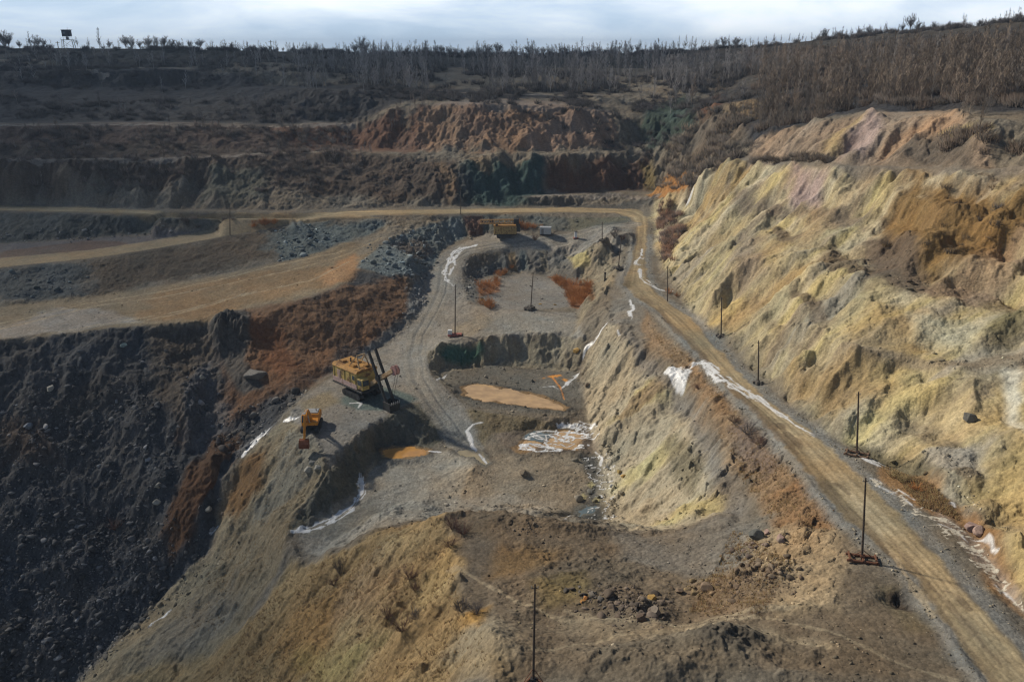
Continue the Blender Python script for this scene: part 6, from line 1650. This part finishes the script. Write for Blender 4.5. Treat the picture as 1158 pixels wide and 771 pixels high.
rf = MB().prism([(-2.75, 5.6), (2.75, 5.6), (2.3, 6.15), (-2.3, 6.15)], -6.2, 2.4, 'x').build('roof', M_ROOF, hs, bevel=.05)
for x2, y2, sx2 in ((-4.6, -.9, 1.4), (-2.4, .9, 1.6), (-.6, -1.1, 1.2), (1.2, .8, .9)): MB().box((x2, y2, 6.3), (sx2, 1.0, .5)).build('roof_hatch', M_ROOF, rf, bevel=.04)
MB().tube([(-3.4, .2, 6.1), (-3.4, .2, 7.0)], .16, 10).build('vent_pipe', M_DKG, rf)
gb = MB()
for s_ in (-1, 1): gb.bar((-1.6, s_ * 1.5, 6.1), (.5, s_ * .9, 8.6), .18).bar((1.7, s_ * 1.3, 6.0), (.5, s_ * .9, 8.6), .22)
gb.bar((.5, -1, 8.6), (.5, 1, 8.6), .22).bar((-.6, -1.2, 7.3), (-.6, 1.2, 7.3), .12)
gb.build('gantry', M_BOOM, sh_)
cbn = MB().box((3.2, -1.7, 3.7), (1.9, 1.7, 2.3)).build('operator_cab', M_YEL, sh_, bevel=.06)
MB().box((4.17, -1.7, 4.0), (.06, 1.4, 1.1)).build('windscreen', M_GLS, cbn); MB().box((3.2, -2.57, 4.0), (1.3, .06, 1.0)).build('side_window', M_GLS, cbn)
b0, b1_ = Vector((2.6, 0, 2.6)), Vector((11.6, 0, 8.3))
bm_ = MB()
for s_ in (-.42, .42): bm_.bar(b0 + Vector((0, s_, 0)), b1_ + Vector((0, s_, 0)), .42, .75)
for k in range(9):
    q_ = b0.lerp(b1_, (k + .5) / 9); bm_.bar(q_ + Vector((0, -.6, 0)), q_ + Vector((0, .6, 0)), .3, .5)
bo = bm_.build('boom', M_BOOM, sh_, bevel=.03)
for s_ in (-.35, .35): MB().tube([b1_ + Vector((.2, s_ - .12, 0)), b1_ + Vector((.2, s_ + .12, 0))], .95, 22).build('sheave', simple_mat('faded_pink_steel', (.32, .18, .17), .6), bo)
md = b0.lerp(b1_, .5)
st0, st1 = md + Vector((-2.6, 0, 5.2)), md + Vector((2.6, 0, -4.5))
for s_ in (-.85, .85): MB().bar(st0 + Vector((0, s_, 0)), st1 + Vector((0, s_, 0)), .5, .45).build('dipper_stick', M_DKG, sh_, bevel=.03)
MB().tube([md + Vector((0, -1.1, .2)), md + Vector((0, 1.1, .2))], .6, 16).build('saddle_block', M_DKG, sh_)
dp = MB(); c_ = st1 + Vector((.3, 0, -.5)); w_ = 1.2
for s_ in (-1, 1): dp.box(c_ + Vector((0, s_ * w_, 0)), (2.3, .14, 2.0))
dp.box(c_ + Vector((-1.1, 0, 0)), (.14, 2.4, 2.0)).box(c_ + Vector((1.1, 0, -.1)), (.14, 2.4, 1.8)).box(c_ + Vector((0, 0, -.95)), (2.3, 2.4, .14))
dpo = dp.build('dipper', M_DKG, sh_, bevel=.03)
for k in range(5): MB().bar(c_ + Vector((1.2, -1 + k * .5, .6)), c_ + Vector((1.5, -1 + k * .5, 1.25)), .16).build('tooth', M_GREYT, dpo)
cw = MB()
for s_ in (-.3, .3):
    cw.tube([Vector((.5, s_, 8.6)), b1_ + Vector((0, s_, .8))], .035, 5); cw.tube([b1_ + Vector((.9, s_, 0)), c_ + Vector((.2, s_, 1.0))], .035, 5)
cw.build('cables', M_BLACK, sh_)

# ------------------------------------------------------------------ drilling rig, shed and white box by the upper pit
dr_p = ground_at(570, 269)
dr = empty('drilling_rig', dr_p, R(3)); dr.scale = (1.0, 1.0, 1.2); tag(dr, 'yellow drilling rig with its rusty lattice mast lying level, beyond the upper pit', 'drilling rig')
for s_ in (-1, 1): o = track(5.4, 1.0, .7, s_ * 1.3, M_DKG, dr); o.matrix_local = Matrix.Rotation(R(90), 4, 'Z')
M_DULL = simple_mat('dull_yellow_paint', (.36, .27, .12), .75, var=.2, rust=(.17, .10, .05), rust_amt=.5)
bd = MB().box((.4, 0, 2.35), (8.0, 3.2, 2.3)).build('body', M_DULL, dr, bevel=.08)
MB().box((.4, 0, 1.1), (8.2, 2.6, .35)).build('deck', M_DKG, dr)
rbk = MB()
for k in range(9): rbk.box((-3.4 + k * .95, -1.63, 2.35), (.07, .06, 2.1))
rbk.build('rib', M_YEL, bd)
MB().box((.4, 0, 3.56), (8.2, 3.3, .14)).build('roof', M_ROOF, bd)
MB().box((5.0, -.4, 2.9), (1.4, 2.0, 2.2)).build('cab', M_DKG, dr, bevel=.05)
mm = MB(); x0_, x1_ = -8.6, 3.6
for yy_ in (-.6, .6):
    for zz_ in (4.2, 5.3): mm.bar((x0_, yy_, zz_), (x1_, yy_, zz_), .24)
for k in range(13):
    xa = x0_ + (x1_ - x0_) * k / 13; xb = x0_ + (x1_ - x0_) * (k + 1) / 13
    for yy_ in (-.6, .6): mm.bar((xa, yy_, 4.2 if k % 2 else 5.3), (xb, yy_, 5.3 if k % 2 else 4.2), .15)
    mm.bar((xa, -.6, 5.3), (xa, .6, 5.3), .09).bar((xa, -.6, 4.2), (xa, .6, 4.2), .09)
mm.build('lattice_mast', simple_mat('mast_paint', (.42, .27, .13), .8, rust=(.2, .1, .05), rust_amt=.4), dr); MB().box((4.4, 0, 4.8), (1.8, 1.6, 1.5)).build('winch_housing', M_DKG, dr, bevel=.05)
MB().bar((-2.6, 0, 3.5), (-2.6, 0, 4.2), .9).build('mast_rest', M_DKG, dr)
p = ground_at(617, 265)
sd_ = empty('metal_shed', p, R(-8)); tag(sd_, 'small silver grey metal shed beside the track beyond the upper pit', 'shed')
M_SILV = simple_mat('silver_sheet', (.42, .45, .48), .45, metal=.2, var=.12, rust=(.25, .2, .17), rust_amt=.15)
wl_ = MB().box((0, 0, 1.35), (3.9, 2.4, 2.4))
for k in range(9): wl_.box((-1.75 + k * .44, -1.215, 1.35), (.08, .05, 2.3))
wl_.build('wall', M_SILV, sd_); MB().prism([(-1.35, 2.55), (1.35, 2.55), (1.35, 2.68), (0, 2.95), (-1.35, 2.68)], -2.1, 2.1, 'x').build('roof', M_SILV, sd_)
dd = MB().box((-1.0, -1.25, 1.2), (.85, .06, 1.95)).build('door', simple_mat('grey_door', (.20, .21, .22), .6), sd_); MB().box((-.7, -1.31, 1.2), (.08, .06, .16)).build('handle', M_DKG, dd)
MB().box((0, 0, .1), (4.1, 2.6, .2)).build('skid', M_DKG, sd_)
p = ground_at(651, 270)
wb = empty('switch_cabinet', p); tag(wb, 'narrow white upright cabinet at the edge of the track beyond the upper pit', 'cabinet')
MB().box((0, 0, .15), (1.8, 1.3, .3)).build('plinth', M_REDP, wb); MB().box((0, 0, 1.35), (.95, .8, 2.1)).build('housing', M_WHITE, wb, bevel=.03)
MB().box((0, 0, 2.5), (1.05, .9, .12)).build('top_cover', M_DKG, wb); MB().box((0, -.42, 1.4), (.7, .04, 1.6)).build('door', M_WHITE, wb)
# fallen dead branch on the near slope
p = ground_at(300, 757); fb = empty('fallen_branch', p, R(-30)); tag(fb, 'bleached bare branch lying on the near slope at the bottom left', 'branch')
MB().tube([(-2.2, 0, .25), (-.8, .1, .3), (.8, 0, .3), (2.4, -.2, .35)], [.08, .07, .05, .02], 6).build('stem', M_STRAW, fb)
tw = MB()
for k in range(12):
    x2 = random.uniform(-1.8, 2); tw.tube([(x2, 0, .3), (x2 + random.uniform(.2, .8), random.uniform(-.7, .7), random.uniform(.3, .8))], [.03, .01], 4)
tw.build('twigs', M_STRAW, fb)
print('things', time.time() - T0)
# ------------------------------------------------------------------ the air
def build_haze():
    m = bpy.data.materials.new('haze'); m.use_nodes = True; n = m.node_tree.nodes; n.clear()
    o = n.new('ShaderNodeOutputMaterial'); pv = n.new('ShaderNodeVolumePrincipled')
    pv.inputs['Color'].default_value = (.50, .68, .95, 1); pv.inputs['Density'].default_value = HAZE
    pv.inputs['Anisotropy'].default_value = 0.2
    m.node_tree.links.new(pv.outputs[0], o.inputs['Volume'])
    b = MB().box((0, 1450, 20), (19000, 15400, 210)).build('haze', m)
    b['kind'] = 'stuff'; b['label'] = 'thin bluish air over the whole pit'; b['category'] = 'haze'
HAZE = 0.00013
build_haze()
